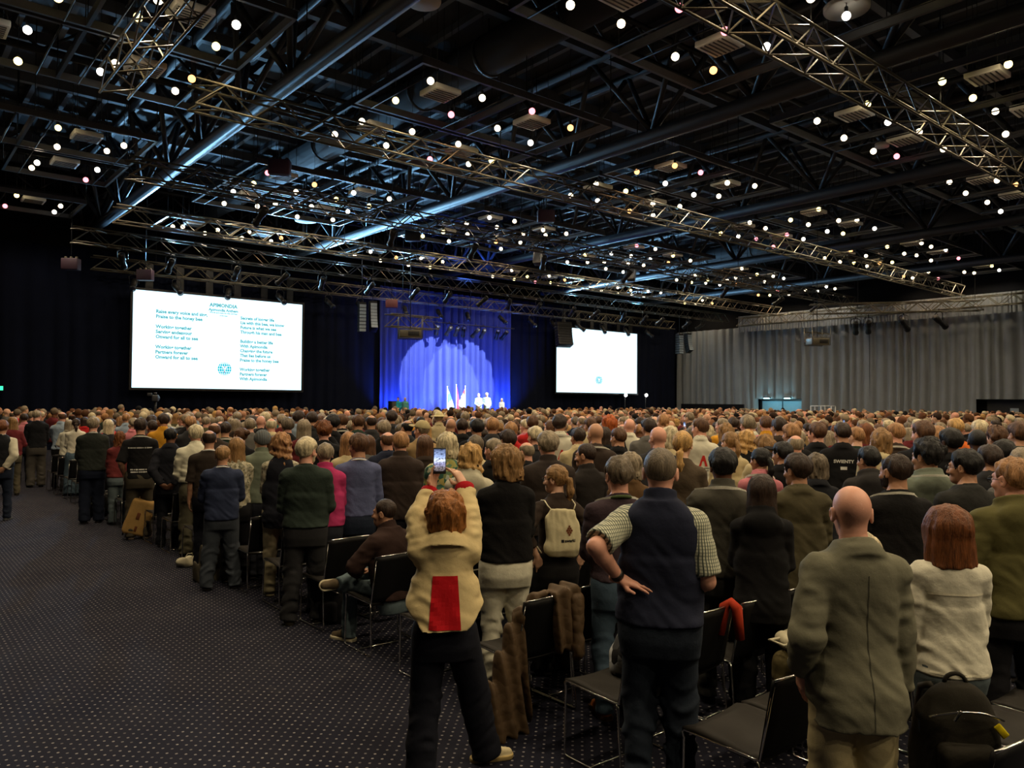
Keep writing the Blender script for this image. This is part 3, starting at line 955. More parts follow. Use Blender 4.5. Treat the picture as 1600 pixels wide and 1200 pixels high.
XC0, XC1 = at_Y(593, 560, DEPTH)[0], at_Y(797, 560, DEPTH)[0]
curtain('stage_drape', (-13.8, 36.2), (XC0 + .1, 36.2), 0, 8.4, M['drape_cloth'], .7, .07, 1, 'black drape hanging behind the screen with the hymn verses', (0, -1))
curtain('stage_drape', (XC1 - .1, 36.2), (46.6, 36.2), 0, 8.4, M['drape_cloth'], .7, .07, 2, 'black drape hanging behind the screen with only a round emblem', (0, -1))
curtain('stage_curtain', (XC0, 36.05), (XC1, 36.05), .9, 8.3, M['blue_cloth'], .46, .17, 3, 'pleated stage curtain lit blue behind the flags', (0, -1))
gl = [36.0, 29.25, 25.95, 21.6, 15.8, 10.9, 6.0, 1.0, -4.0]
names = ['pleated grey curtain in the hall corner beside the black drape', 'short grey curtain hanging above the lit double door', 'pleated grey curtain behind the white rack',
         'pleated grey curtain between the rack and the dark doorway', 'grey curtain hanging above the dark doorway', 'pleated grey curtain past the dark doorway', 'pleated grey curtain along the side wall, second past the doorway', 'last grey curtain along the side wall']
for i in range(8):
    lowz = 2.42 if i in (1, 4) else .02
    curtain('grey_curtain', (XR, gl[i]), (XR, gl[i + 1]), lowz, 7.35, M['grey_cloth'], .66, .15, 10 + i, names[i], (-1, 0), group='grey curtains along the side wall')
curtain('curtain_valance', (XR - .35, 30.5), (XR - .35, -4), 7.0, 8.1, M['grey_cloth'], .22, .03, 30, 'gathered grey valance above the side curtains', (-1, 0), 'valance')

# ------------------------------------------------------------------ doors behind the grey curtain
M['door_blue'] = plain('door_paint', srgb(120, 150, 165), .55)
M['teal_lamp'] = emit('teal_door_lamp', (.45, .95, 1.0, 1), 9.0)
d = empty('door_1', (46.75, 27.6, 0)); tag(d, 'double door with two teal lamps above', kind='structure')
for k in (-1, 1):
    mb = MB(); mb.span((-.06, k * .04, .02), (0, k * 1.5, 2.28)); lf = mb.build('door_leaf', M['door_blue'], d)
    mb = MB(); mb.tube([(-.10, k * .16, .95), (-.10, k * .16, 1.25)], .014); mb.build('handle', M['chrome'], lf)
mb = MB(); mb.span((-.1, -1.62, 2.28), (.02, 1.62, 2.40)); mb.span((-.1, -1.62, 0), (.02, -1.51, 2.3)); mb.span((-.1, 1.51, 0), (.02, 1.62, 2.3)); mb.build('door_frame', M['steel_dark'], d)
for k, py in ((1, 0.75), (-1, -.75)):
    lp = empty('door_lamp', (46.0, 27.6 + py, 2.46), 0, 'teal lamp above the %s leaf of the double door' % ('stage-side' if k > 0 else 'camera-side'), 'lamp', 'lamps above the double door')
    mb = MB(); mb.rbox((.02, 0, .05), (.16, .5, .08), .02); mb.build('housing', M['steel_dark'], lp)
    mb = MB(); mb.rbox((-.02, 0, 0), (.10, .42, .05), .02); mb.build('diffuser', M['teal_lamp'], lp)
    mb = MB(); mb.tube([(.08, 0, .05), (.85, 0, .05)], .02); mb.build('bracket', M['steel_dark'], lp)
    l = lamp('door_light', 'POINT', (46.0 - .25, 27.6 + py, 2.32), None, 26, (.4, .9, 1.0), .1)
d = empty('door_2', (46.75, 13.2, 0)); tag(d, 'dark double door in the curtain opening', kind='structure')
for k in (-1, 1):
    mb = MB(); mb.span((-.06, k * .04, .02), (0, k * 2.2, 2.36)); lf = mb.build('door_leaf', M['steel_dark'], d)
    mb = MB(); mb.span((-.09, k * .25, 1.0), (-.05, k * 1.3, 1.05)); mb.build('push_bar', M['chrome'], lf)
    mb = MB(); mb.span((-.075, k * .9 - .2, 1.75), (-.055, k * .9 + .2, 1.95)); mb.build('door_sign', M['speaker_grey'], lf)
mb = MB(); mb.span((-.1, -2.4, 2.36), (.02, 2.4, 2.46)); mb.build('door_frame', M['steel_dark'], d)
# white rack in front of the curtain
a = at_X(1270, 634, 45.0); b = at_X(1302, 634, 45.0)
rk = empty('equipment_rack', (45.0, (a[1] + b[1]) / 2, 0), 0, 'white tubular rack standing before the grey curtain', 'rack')
w2 = abs(a[1] - b[1]) / 2
mb = MB()
for y in (-w2, 0, w2):
    for xx in (-.25, .25): mb.tube([(xx, y, 0), (xx, y, 1.98)], .035, 6)
for z in (.3, 1.1, 1.98):
    for xx in (-.25, .25): mb.tube([(xx, -w2, z), (xx, w2, z)], .035, 6)
    for y in (-w2, 0, w2): mb.tube([(-.25, y, z), (.25, y, z)], .03, 6)
mb.build('rack_frame', M['white_paint'], rk)
mb = MB(); mb.span((-.24, -w2, 1.08), (.24, w2, 1.12)); mb.build('shelf', M['steel'], rk)
# low dark barrier left of the door
bx = empty('low_screen_wall', (45.4, 32.3, 0), 0, 'low black partition panel by the black drape corner', 'partition')
mb = MB(); mb.span((-.05, -2.6, 0), (.05, 2.6, 2.05)); mb.build('panel', M['wall'], bx)
mb = MB(); [mb.span((-.3, y - .05, 0), (.3, y + .05, .06)) for y in (-2, 2)]; mb.build('foot', M['steel_dark'], bx)

# ------------------------------------------------------------------ the stage
st = empty('stage', (26.0, 34.3, 0), 0, 'low black stage in front of the blue curtain', 'stage')
mb = MB(); mb.span((-7.5, -2.2, .9), (7.0, 1.6, 1.0)); mb.build('stage_floor', M['steel_dark'], st)
mb = MB(); mb.span((-7.4, -2.1, 0), (6.9, -2.05, .9)); mb.build('skirt', M['drape'], st)
for x in (-7, -3.5, 0, 3.5, 6.6):
    mb = MB(); mb.tube([(x, 1.2, 0), (x, 1.2, .9)], .04); mb.build('leg', M['steel_dark'], st)

# ------------------------------------------------------------------ screens with their writing
def text_geo(body, size, align='LEFT'):
    cu = bpy.data.curves.new('writing', 'FONT'); cu.body = body; cu.size = size; cu.align_x = align; cu.resolution_u = 2; cu.offset = .008 * size / .2
    o = bpy.data.objects.new('writing', cu); C.objects.link(o)
    dg = bpy.context.evaluated_depsgraph_get()
    me = o.evaluated_get(dg).to_mesh()
    V = [v.co.copy() for v in me.vertices]; Fs = [tuple(p.vertices) for p in me.polygons]
    o.evaluated_get(dg).to_mesh_clear()
    bpy.data.objects.remove(o); bpy.data.curves.remove(cu)
    return V, Fs
M['screen'] = emit('screen_light', (.58, .84, 1.0, 1), SCREEN_E)
M['verse'] = emit('verse_teal', (.10, .44, .47, 1), 1.0, False)
M['emblem'] = emit('emblem_teal', (.01, .55, .72, 1), 1.0, False)
M['emblem_dark'] = emit('emblem_navy', (.02, .06, .25, 1), 1.0, False)
M['emblem_white'] = emit('emblem_white', (.9, 1.0, 1.0, 1), 2.0, False)
def screen(x0, x1, z0, z1, label):
    s = empty('projection_screen', (x0, 35.7, z0), 0, label, 'screen', 'projection screens')
    W, H = x1 - x0, z1 - z0
    mb = MB(); mb.span((0, -.02, 0), (W, 0, H)); mb.build('screen_surface', M['screen'], s)
    mb = MB()
    for lo, hi in (((-.1, -.05, -.1), (W + .1, .06, 0)), ((-.1, -.05, H), (W + .1, .06, H + .1)), ((-.1, -.05, 0), (0, .06, H)), ((W, -.05, 0), (W + .1, .06, H))): mb.span(lo, hi)
    mb.span((-.1, .01, -.1), (W + .1, .06, H + .1))
    mb.build('screen_frame', M['black_plastic'], s)
    for k in range(6):
        mb = MB(); x = W * (k + .5) / 6; mb.span((x - .16, -.03, H + .1), (x + .16, .03, 8.0 - z0)); mb.build('hanging_strap', M['black_plastic'], s)
    return s, W, H
def put(s, name, V, Fs, x, z, mat, y=-.03):
    mb = MB(); mb.add([(x + v[0], y, z + v[1]) for v in V], Fs); return mb.build(name, mat, s)
def emblem(s, x, z, r):
    n = 40
    o = put(s, 'emblem', [(r * math.cos(2 * math.pi * k / n), r * math.sin(2 * math.pi * k / n)) for k in range(n)], [tuple(range(n))], x, z, M['emblem'], -.028)
    mb = MB()
    for q in (-.75, -.4, 0, .4, .75):
        hw = math.sqrt(1 - q * q) * r
        mb.span((x - hw, -.034, z + q * r - .006), (x + hw, -.031, z + q * r + .006))
        mb.tube([(x + q * math.cos(a) * r, -.033, z + math.sin(a) * r) for a in np.linspace(-1.5, 1.5, 12)], .006, 4)
    mb.build('grid_line', M['emblem_white'], s)
    put(s, 'emblem_bee', [(-.10 * r, -.62 * r), (.10 * r, -.62 * r), (.13 * r, .05 * r), (.36 * r, .34 * r), (-.36 * r, .34 * r), (-.13 * r, .05 * r)], [(0, 1, 2, 3, 4, 5)], x, z, M['emblem_white'], -.038)
    put(s, 'emblem_bee', [(-.09 * r, -.60 * r), (.09 * r, -.60 * r), (0, -.2 * r), (.05 * r, .25 * r), (.34 * r, .36 * r), (-.34 * r, .36 * r), (-.05 * r, .25 * r)], [(0, 1, 2, 3, 4, 5, 6)], x, z, M['emblem_dark'], -.042)
pa, pb = at_Y(205, 605.5, 35.7), at_Y(472, 475, 35.7)
s1, W1, H1 = screen(pa[0], pb[0], pa[2], at_Y(207, 452, 35.7)[2], 'white projection screen showing the hymn verses in teal')
def on_screen(px, py):
    q = at_Y(px, py, 35.7); return q[0] - pa[0], q[2] - pa[2]
def lines(s, rows, px, py0, py1, size):
    x, z0 = on_screen(px, py0); z1 = on_screen(px, py1)[1]
    for i, r in enumerate(rows):
        if not r: continue
        V, Fs = text_geo(r, size); put(s, 'verse_line', V, Fs, x, z0 + (z1 - z0) * i / (len(rows) - 1), M['verse'])
lines(s1, ['Raise every voice and sing,', 'Praise to the honey bee', '', 'Working together', 'Serving endeavour', 'Onward for all to see', '', 'Working together', 'Partners forever', 'Onward for all to see'], 243.5, 488.5, 560, .205)
lines(s1, ['Secrets of longer life', 'Lie with this bee, we know', 'Future is what we see', 'Through his man and bee', '', 'Building a better life', 'With Apimondia', 'Changing the future', 'That lies before us', 'Praise to the honey bee', '', 'Working together', 'Partners forever', 'With Apimondia'], 375.5, 499, 594, .195)
for txt, py, sz in (('APIMONDIA', 480.5, .23), ('Apimondia Anthem', 487, .17), ('Words and music for the congress', 490.5, .09), ('of the bees', 494.5, .08)):
    V, Fs = text_geo(txt, sz, 'CENTER'); x, z = on_screen(349, py); put(s1, 'heading_line', V, Fs, x, z, M['verse'])
x, z = on_screen(350.5, 576.5); emblem(s1, x, z, .31)
pa2, pb2 = at_Y(868.5, 613, 35.7), at_Y(995, 522, 35.7)
s2, W2, H2 = screen(pa2[0], pb2[0], at_Y(930, 613.8, 35.7)[2], pb2[2], 'white projection screen showing only a round teal emblem')
q = at_Y(935.5, 594, 35.7); emblem(s2, q[0] - pa2[0], q[2] - at_Y(930, 613.8, 35.7)[2], .30)
for i, px in enumerate((977, 1009)):
    q = at_Y(px, 617.5, 35.3)
    wl = empty('work_lamp', (q[0], q[1], q[2]), 0, 'small white work lamp below the emblem screen, %s' % ('under its lower edge' if i == 0 else 'beyond its edge'), 'lamp', 'work lamps by the emblem screen')
    mb = MB(); mb.sphere((0, -.05, 0), .11); mb.build('bulb', emit('work_lamp_glow', (1, 1, .98, 1), 12, False), wl)
    mb = MB(); mb.lathe([(.05, 0), (.13, -.12)], (0, 0, 0), 12, Matrix.Rotation(R(90), 3, 'X')); mb.tube([(0, .02, 0), (0, .02, -q[2])], .025); mb.build('stand', M['steel_dark'], wl)
# green exit sign at the far side
q = at_Y(0, 606.5, 35.6)
ex = empty('exit_sign', (q[0], q[1], q[2]), 0, 'small green lit exit sign on the black drape', 'sign')
mb = MB(); mb.span((-.3, 0, -.1), (.12, .06, .1)); mb.build('sign_box', M['black_plastic'], ex)
mb = MB(); mb.span((-.28, -.01, -.08), (.10, 0, .08)); mb.build('sign_face', emit('exit_green', (.05, .9, .45, 1), 1.6), ex)
mb = MB(); mb.tube([(-.1, .03, .1), (-.1, .03, 5)], .012, 5); mb.build('hanger', M['cable'], ex)
# ------------------------------------------------------------------ roof girders along the hall
GX = [-1.65 + 8.65 * i for i in range(6)]
for i, gx in enumerate(GX):
    mb = MB()
    mb.tube([(gx, -17.8, 9.1), (gx, 36.6, 9.1)], .19, 12)
    g = mb.build('beam', M['steel'])
    tag(g, 'steel roof girder with a round lower tube, number %d from the aisle side' % (i + 1), kind='structure')
    mb = MB()
    for dx in (-.75, .75): mb.tube([(gx + dx, -17.8, 11.35), (gx + dx, 36.6, 11.35)], .12, 8)
    mb.build('beam_top_chord', M['steel_dark'], g)
    mb = MB()
    y = -5.0
    while y < 36:
        for dx in (-.75, .75):
            mb.tube([(gx, y, 9.2), (gx + dx, y + 1.5, 11.35)], .075, 6)
            mb.tube([(gx + dx, y + 1.5, 11.35), (gx, y + 3.0, 9.2)], .075, 6)
        y += 3.0
    mb.build('beam_web', M['steel'], g)
# cross beams between the girders
for k, y in enumerate((4.4, 12.1, 21.1, 30.1, 35.6)):
    mb = MB()
    for z, r in ((10.4, .10), (11.2, .08)): mb.tube([(-7.5, y, z), (46.5, y, z)], r, 8)
    x = -7.0
    while x < 46:
        mb.tube([(x, y, 10.4), (x + 1.0, y, 11.2)], .04, 5); mb.tube([(x + 1.0, y, 11.2), (x + 2.0, y, 10.4)], .04, 5); x += 2.0
    tag(mb.build('beam', M['steel_dark']), 'steel cross beam high between the girders', kind='structure')
# round air ducts
for gx, lab in ((11.75, 'fat round air duct high over the middle of the hall'), (37.7, 'fat round air duct high toward the grey curtain')):
    dct = empty('air_duct', (gx, 15, 10.75), 0, lab, 'duct')
    mb = MB(); mb.tube([(0, -20, 0), (0, 20.5, 0)], .48, 20); mb.build('duct_pipe', M['deck'], dct)
    for y in range(-18, 20, 3):
        mb = MB(); mb.lathe([(.49, -.04), (.52, -.04), (.52, .04), (.49, .04)], (0, y, 0), 20, Matrix.Rotation(R(90), 3, 'X')); mb.build('duct_flange', M['steel_dark'], dct)
    for y in range(-18, 20, 6):
        mb = MB(); mb.tube([(0, y, .45), (0, y, .95)], .02, 5); mb.build('duct_hanger', M['steel_dark'], dct)

# ------------------------------------------------------------------ square ceiling frames, their diffusers and globe bulbs
def visible(p, m=70):
    x, y, d = proj(p)
    return d > 1 and -m < x < 1600 + m and -m < y < 560
def bulb_me(col, st, name):
    mb = MB(); mb.sphere((0, 0, -.01), .082, 12, 8); me = mb.mesh('bulb')
    me.materials.append(emit(name, col, st, False)); return me
BCOL = dict(white=((1.0, .82, .54), 5.0), yellow=((1.0, .80, .30), 4.4), amber=((1.0, .44, .14), 3.6), rose=((1.0, .26, .30), 3.2), pale=((1.0, .95, .82), 5.0))
BULB = {k: bulb_me((*c, 1), s, k + '_bulb_glow') for k, (c, s) in BCOL.items()}
LIGHT = {}
for k, (c, s) in BCOL.items():
    l = bpy.data.lights.new('bulb_light', 'SPOT'); l.spot_size = R(152); l.spot_blend = .5; l.color = {'white': (1.0, .79, .52), 'pale': (1.0, .86, .66), 'yellow': (1.0, .80, .46)}.get(k, (1.0, .58, .32)); l.shadow_soft_size = .09
    l.energy = BULB_W * (1.0 if k in ('white', 'pale', 'yellow') else .6); LIGHT[k] = l
GLOW = bpy.data.lights.new('bulb_glow', 'POINT'); GLOW.color = (1.0, .80, .50); GLOW.energy = BULB_W * .14; GLOW.shadow_soft_size = .09
mb = MB(); mb.lathe([(.022, 0), (.034, .02), (.034, .10), (.012, .12)], (0, 0, .06), 10); SOCKET = mb.mesh('socket'); SOCKET.materials.append(M['steel_dark'])
mb = MB(); mb.tube([(0, 0, .16), (0, 0, 2.62)], .007, 5); ROD = mb.mesh('hanging_rod'); ROD.materials.append(M['cable'])
mb = MB()
L = 1.45
for a in range(2):
    for q in (-1, 1):
        if a: mb.box((q * L, 0, 0), (.07, 2 * L + .07, .16))
        else: mb.box((0, q * L, 0), (2 * L + .07, .07, .16))
FR = mb.mesh('frame_bar'); FR.materials.append(plain('frame_paint', srgb(88, 88, 90), .45, 0, .5, .2))
mb = MB()
for q in (-1, 1):
    for w_ in (-1, 1): mb.tube([(q * L, w_ * L, 0), (q * L, w_ * L, 2.45)], .012, 5)
    mb.tube([(q * L * .72, -L, -.09), (q * L * .72, L, -.09)], .018, 5)
FH = mb.mesh('frame_rod'); FH.materials.append(M['steel_dark'])
mb = MB(); mb.rbox((0, 0, .07), (.72, .72, .13), .02)
VH = mb.mesh('diffuser_box'); VH.materials.append(M['vent'])
mb = MB()
for k in range(6): mb.box((0, -.26 + k * .104, -.003), (.60, .03, .012))
VG = mb.mesh('slot'); VG.materials.append(M['vent_dark'])
mb = MB()
for q in (-1, 1):
    for w_ in (-1, 1): mb.tube([(q * .3, w_ * .3, .12), (q * .3, w_ * .3, 2.4)], .008, 5)
VR = mb.mesh('hanging_wire'); VR.materials.append(M['cable'])
bayname = ['first', 'second', 'third', 'fourth', 'fifth', 'sixth']
CX = []
for i in range(-0, 6):
    CX += [GX[i] + 3.30 if i else 1.65, GX[i] + 6.2 if i else 4.55]
CY = [6.2, 9.2, 15.0, 18.1, 24.0, 27.1, 33.0]
ordn = ['first', 'second', 'third', 'fourth', 'fifth', 'sixth', 'seventh', 'eighth', 'ninth', 'tenth', 'eleventh', 'twelfth']
special = {(2, 2): {3: 'yellow', 1: 'rose'}, (0, 4): {0: 'amber'}, (3, 2): {2: 'amber'}, (4, 2): {2: 'rose', 3: 'amber'}, (5, 1): {1: 'rose'}, (7, 3): {1: 'rose', 0: 'rose'}, (6, 4): {0: 'rose'}, (2, 4): {2: 'amber'}, (4, 1): {0: 'yellow'}, (5, 1): {3: 'white', 1: 'rose'}}
rb = random.Random(5)
for ix, cx in enumerate(CX):
    for iy, cyy in enumerate(CY):
        if cx > 45.3 or not visible((cx, cyy, 9.3)): continue
        z = 9.32
        where = '%s line from the aisle, %s row from the stage' % (ordn[ix], ordn[len(CY) - 1 - iy])
        f = empty('ceiling_frame', (cx, cyy, z), 0, 'square black ceiling frame in the ' + where, 'ceiling frame', 'square ceiling frames')
        link('frame_bar', FR, f); link('frame_rod', FH, f)
        v = empty('ceiling_diffuser', (cx, cyy, z + .05), 0, 'white square air diffuser in the ' + where, 'air diffuser', 'white square air diffusers')
        link('diffuser_box', VH, v); link('slot', VG, v); link('hanging_wire', VR, v)
        for b in range(4):
            sx_, sy_ = ((-1, -1), (1, 1), (1, -1), (-1, 1))[b]
            rr = rb.random()
            k = 'white' if rr < .50 else 'pale' if rr < .72 else 'yellow' if rr < .86 else 'amber' if rr < .94 else 'rose'
            k = special.get((ix, iy), {}).get(b, k)
            bx_, by_ = cx + sx_ * (.70 + rb.uniform(-.12, .12)), cyy + sy_ * (.66 + rb.uniform(-.12, .12))
            o = empty('pendant_bulb', (bx_, by_, z + rb.uniform(-.20, .05)), 0,
                      '%s bulb, %s corner, in frame of %s' % ({'white': 'warm', 'pale': 'white', 'yellow': 'yellow', 'amber': 'amber', 'rose': 'rose'}[k], ('aisle' if sx_ < 0 else 'curtain') + ('-stage' if sy_ > 0 else '-rear'), where.replace(' from the aisle', ' from aisle').replace(' from the stage', ' from stage')), 'light bulb', 'globe bulbs hanging in the ceiling frames')
            link('bulb', BULB[k], o); link('socket', SOCKET, o); link('hanging_rod', ROD, o)
            lo = bpy.data.objects.new('bulb_light', LIGHT[k]); C.objects.link(lo); lo.parent = o; lo.location = (0, 0, -.10)
            if b == 0:
                lo = bpy.data.objects.new('bulb_glow', GLOW); C.objects.link(lo); lo.parent = o; lo.location = (0, 0, -.05)

# unseen dome lamps added over the camera's end to light the near people
mb = MB(); mb.lathe([(.05, .22), (.09, .20), (.20, .02), (.21, -.02), (.19, -.02), (.08, .16), (.03, .17)], (0, 0, 0), 20); SHADE = mb.mesh('lamp_shade'); SHADE.materials.append(M['steel_dark'])
mb = MB(); mb.sphere((0, 0, .03), .085, 14, 8); HB = mb.mesh('bulb'); HB.materials.append(emit('added_dome_glow', (1.0, .86, .62, 1), 26, False))
HL = bpy.data.lights.new('added_dome_light', 'SPOT'); HL.spot_size = R(150); HL.spot_blend = .5; HL.color = (1.0, .80, .52); HL.energy = BULB_W * 3.6; HL.shadow_soft_size = .12
for ix, cx in enumerate([-9.9, -6.9, -4.0] + CX):
    for iy, cyy in enumerate([-11.8, -8.8, -2.8, .2] + CY):
        if cx > 27 or cyy > 20 or cx < 0 or (cx >= 1 and cyy > 1 and visible((cx, cyy, 9.3))): continue
        o = empty('added_dome_lamp', (cx, cyy, 9.2), 0, 'unseen added dome lamp over the hall rear, %s line, %s row' % ((ordn + ['thirteenth', 'fourteenth', 'fifteenth'])[ix], ordn[iy]), 'lamp', 'unseen added dome lamps over the rear of the hall')
        link('lamp_shade', SHADE, o); link('bulb', HB, o); link('hanging_rod', ROD, o)
        lo = bpy.data.objects.new('added_dome_light', HL); C.objects.link(lo); lo.parent = o; lo.location = (0, 0, -.10)

# ------------------------------------------------------------------ lighting trusses across the hall, with their lamps
def truss(p0, p1, label, w_=.52, bay=.6, name='lighting_truss'):
    p0, p1 = Vector(p0), Vector(p1)
    L_ = (p1 - p0).length; u = (p1 - p0) / L_; sd = u.cross(Vector((0, 0, 1))).normalized(); h_ = w_ / 2
    tr = empty(name, tuple(p0), 0, label, 'truss', 'black lighting trusses')
    cn = [(a, b) for a in (-h_, h_) for b in (-h_, h_)]
    P = lambda s_, a, b: u * s_ + sd * a + Vector((0, 0, b))
    mb = MB()
    for a, b in cn: mb.tube([P(0, a, b), P(L_, a, b)], .028, 6)
    mb.build('chord', M['truss'], tr)
    mb = MB(); n = int(L_ / bay)
    for k in range(n):
        s0, s1 = k * L_ / n, (k + 1) * L_ / n
        if k % 2: s0, s1 = s1, s0
        for a in (-h_, h_): mb.tube([P(s0, a, -h_), P(s1, a, h_)], .019, 4)
        for b in (-h_, h_): mb.tube([P(s0, -h_, b), P(s1, h_, b)], .019, 4)
    mb.build('brace', M['truss'], tr)
    s_ = min(2.5, L_ * .3)
    while s_ < L_:
        mb = MB(); mb.tube([u * s_ + Vector((0, 0, h_)), u * s_ + Vector((0, 0, 11.69 - p0.z))], .012, 5); s_ += 5.7
        mb.build('hanging_chain', M['cable'], tr)
    return tr
truss((4.6, 7.0, 8.4), (30.5, 7.0, 8.4), 'lighting truss crossing close above the camera side of the hall')
truss((5.0, 16.3, 8.4), (45.5, 16.3, 8.3), 'long lighting truss crossing the middle of the hall')
truss((5.2, 22.3, 8.3), (45.5, 22.3, 8.3), 'long lighting truss next toward the stage from the middle one')
truss((6.0, 27.2, 8.1), (45.5, 27.2, 8.1), 'long lighting truss, third before the stage trusses')
truss((5.5, 31.2, 8.0), (45.5, 31.2, 8.0), 'long lighting truss loaded with lamps before the screens')
truss((7.0, 35.45, 7.75), (45.0, 35.45, 7.75), 'lighting truss directly above the two screens')
truss((3.7, 9.5, 8.5), (3.7, 17.0, 8.5), 'short lighting truss running along the aisle overhead')
truss((29.3, 20.5, 7.9), (34.5, 20.5, 7.9), 'short sagging truss piece hanging mid hall')
truss((45.2, 30.0, 7.6), (45.2, 1.0, 7.6), 'lighting truss running along the grey curtain')
truss((40.0, 22.0, 7.35), (44.9, 15.0, 7.35), 'diagonal truss arm near the grey curtain')

def stage_light_parts():
    r = empty('stage_light')
    mb = MB(); mb.tube([(-.15, 0, -.30), (-.16, 0, -.06), (-.08, 0, 0), (.08, 0, 0), (.16, 0, -.06), (.15, 0, -.30)], .014, 6); mb.tube([(0, 0, 0), (0, 0, .12)], .02, 6)
    mb.build('yoke', M['steel_dark'], r)
    mb = MB(); Mx = Matrix.Rotation(R(125), 3, 'X')
    mb.lathe([(.05, -.24), (.10, -.22), (.10, .02), (.085, .06), (.085, .26), (.105, .30), (.105, .38)], (0, 0, -.30), 14, Mx); mb.build('lamp_body', M['black_plastic'], r)
    mb = MB(); mb.lathe([(.001, .372), (.095, .372), (.095, .382), (.001, .382)], (0, 0, -.30), 14, Mx); mb.build('lens', M['glass_lens'], r)
    return r
SL = stage_light_parts(); used = [False]
def stage_light(x, y, z, rz, label, group, sc=1.0):
    o = SL if not used[0] else clone_tree(SL)
    used[0] = True
    o.location = (x, y, z); o.rotation_euler = (0, 0, rz); o.scale = (sc,) * 3
    tag(o, label, 'stage light', group)
for k in range(16):
    x = 8.3 + k * 2.25 + rb.uniform(-.3, .3)
    stage_light(x, 35.19, 7.37, rb.uniform(-.5, .5), 'black stage lamp under the truss above the screens, %s from the aisle' % (ordn[k] if k < 12 else ('thirteenth', 'fourteenth', 'fifteenth', 'sixteenth')[k - 12]), 'lamps under the screen truss', 1.25)
for k in range(18):
    x = 7.0 + k * 2.1 + rb.uniform(-.4, .4)
    stage_light(x, 30.94, 7.62, R(180) + rb.uniform(-.6, .6), 'black lamp under the loaded truss before the screens, %s from the aisle' % (ordn[k] if k < 12 else ('thirteenth', 'fourteenth', 'fifteenth', 'sixteenth', 'seventeenth', 'eighteenth')[k - 12]), 'lamps under the loaded truss', 1.15)
for k in range(9):
    stage_light(9.0 + 3.9 * k + rb.uniform(-.8, .8), 22.04, 7.92, R(180) + rb.uniform(-.7, .7), 'black lamp under the second mid-hall truss, %s from the aisle' % ordn[k], 'lamps under the second mid-hall truss', 1.1)
# row of chrome-rimmed spots before the blue curtain, on their own bar
bar = empty('lamp_bar', (at_Y(735, 505, 34.3)[0], 34.3, at_Y(735, 508, 34.3)[2]), 0, 'thin lamp bar hanging before the blue curtain', 'bar')
mb = MB(); mb.tube([(-3.2, 0, 0), (3.2, 0, 0)], .03, 6); mb.build('pipe', M['steel_dark'], bar)
mb = MB(); [mb.tube([(x, 0, 0), (x, 0, 11.69 - bar.location.z)], .012, 5) for x in (-2.8, 0, 2.8)]; mb.build('hanging_wire', M['cable'], bar)
for k, px in enumerate((683, 702, 714, 724, 744, 755, 777, 789)):
    q = at_Y(px, 509, 34.3)
    stage_light(q[0], 34.3, bar.location.z - .02, R(180) + rb.uniform(-.6, .6), 'spot on the thin bar before the blue curtain, %s from the aisle side' % ordn[k], 'spots on the thin bar', 1.15)
# lamps on the truss along the grey curtain
for k, px in enumerate((1340, 1360, 1415, 1470)):
    q = at_X(px, 505, 45.2)
    stage_light(q[0] - .26, q[1], 7.19, R(90) + rb.uniform(-.5, .5), 'large dark lamp below the truss at the grey curtain, %s from the stage' % ordn[k], 'lamps at the grey curtain', 1.6)

# ------------------------------------------------------------------ loudspeakers, projectors, hoists
def line_array(px0, px1, py0, py1, y, label, curve, mat, w_=.62):
    a = at_Y((px0 + px1) / 2, py0, y); b = at_Y((px0 + px1) / 2, py1, y)
    H = a[2] - b[2]; n = 8
    r = empty('line_array_speaker', (a[0], y, b[2]), R(-18), label, 'loudspeaker', 'hanging line arrays')
    ang = 0.0; pos = Vector((0, 0, H))
    for k in range(n):
        hh = H / n
        Mx = Matrix.Rotation(ang, 3, 'X')
        mb = MB(); mb.rbox((0, 0, -hh / 2), (w_, .5, hh * .93), .02); mb.v = [tuple(pos + Mx @ Vector(v)) for v in mb.v]
        c = mb.build('cabinet', M['black_plastic'], r)
        mb = MB(); mb.box((0, -.256, -hh / 2), (w_ * .92, .012, hh * .8)); mb.v = [tuple(pos + Mx @ Vector(v)) for v in mb.v]
        mb.build('grille', mat, c)
        pos = pos + Mx @ Vector((0, 0, -hh)); ang += curve
    mb = MB(); mb.box((0, 0, H + .05), (w_, .4, .1)); mb.tube([(0, 0, H + .1), (0, 0, 11.69 - b[2])], .02, 5); mb.build('flying_frame', M['steel_dark'], r)
line_array(560, 571, 476, 519, 33.4, 'straight grey line array hanging between hymn screen and blue curtain', .0, M['speaker_grey'], .34)
line_array(577, 588, 474, 518, 33.4, 'curved grey line array hanging beside the straight one by the blue curtain', -.06, M['speaker_grey'], .34)
line_array(1057, 1066, 524, 553, 33.0, 'straight grey line array hanging at the hall corner', .0, M['speaker_grey'], .34)
line_array(1070, 1079, 523, 551, 33.0, 'curved grey line array hanging at the hall corner', -.06, M['speaker_grey'], .34)
line_array(868, 892, 506, 542, 33.2, 'black line array hanging over the corner of the emblem screen', -.05, M['black_plastic'], .95)
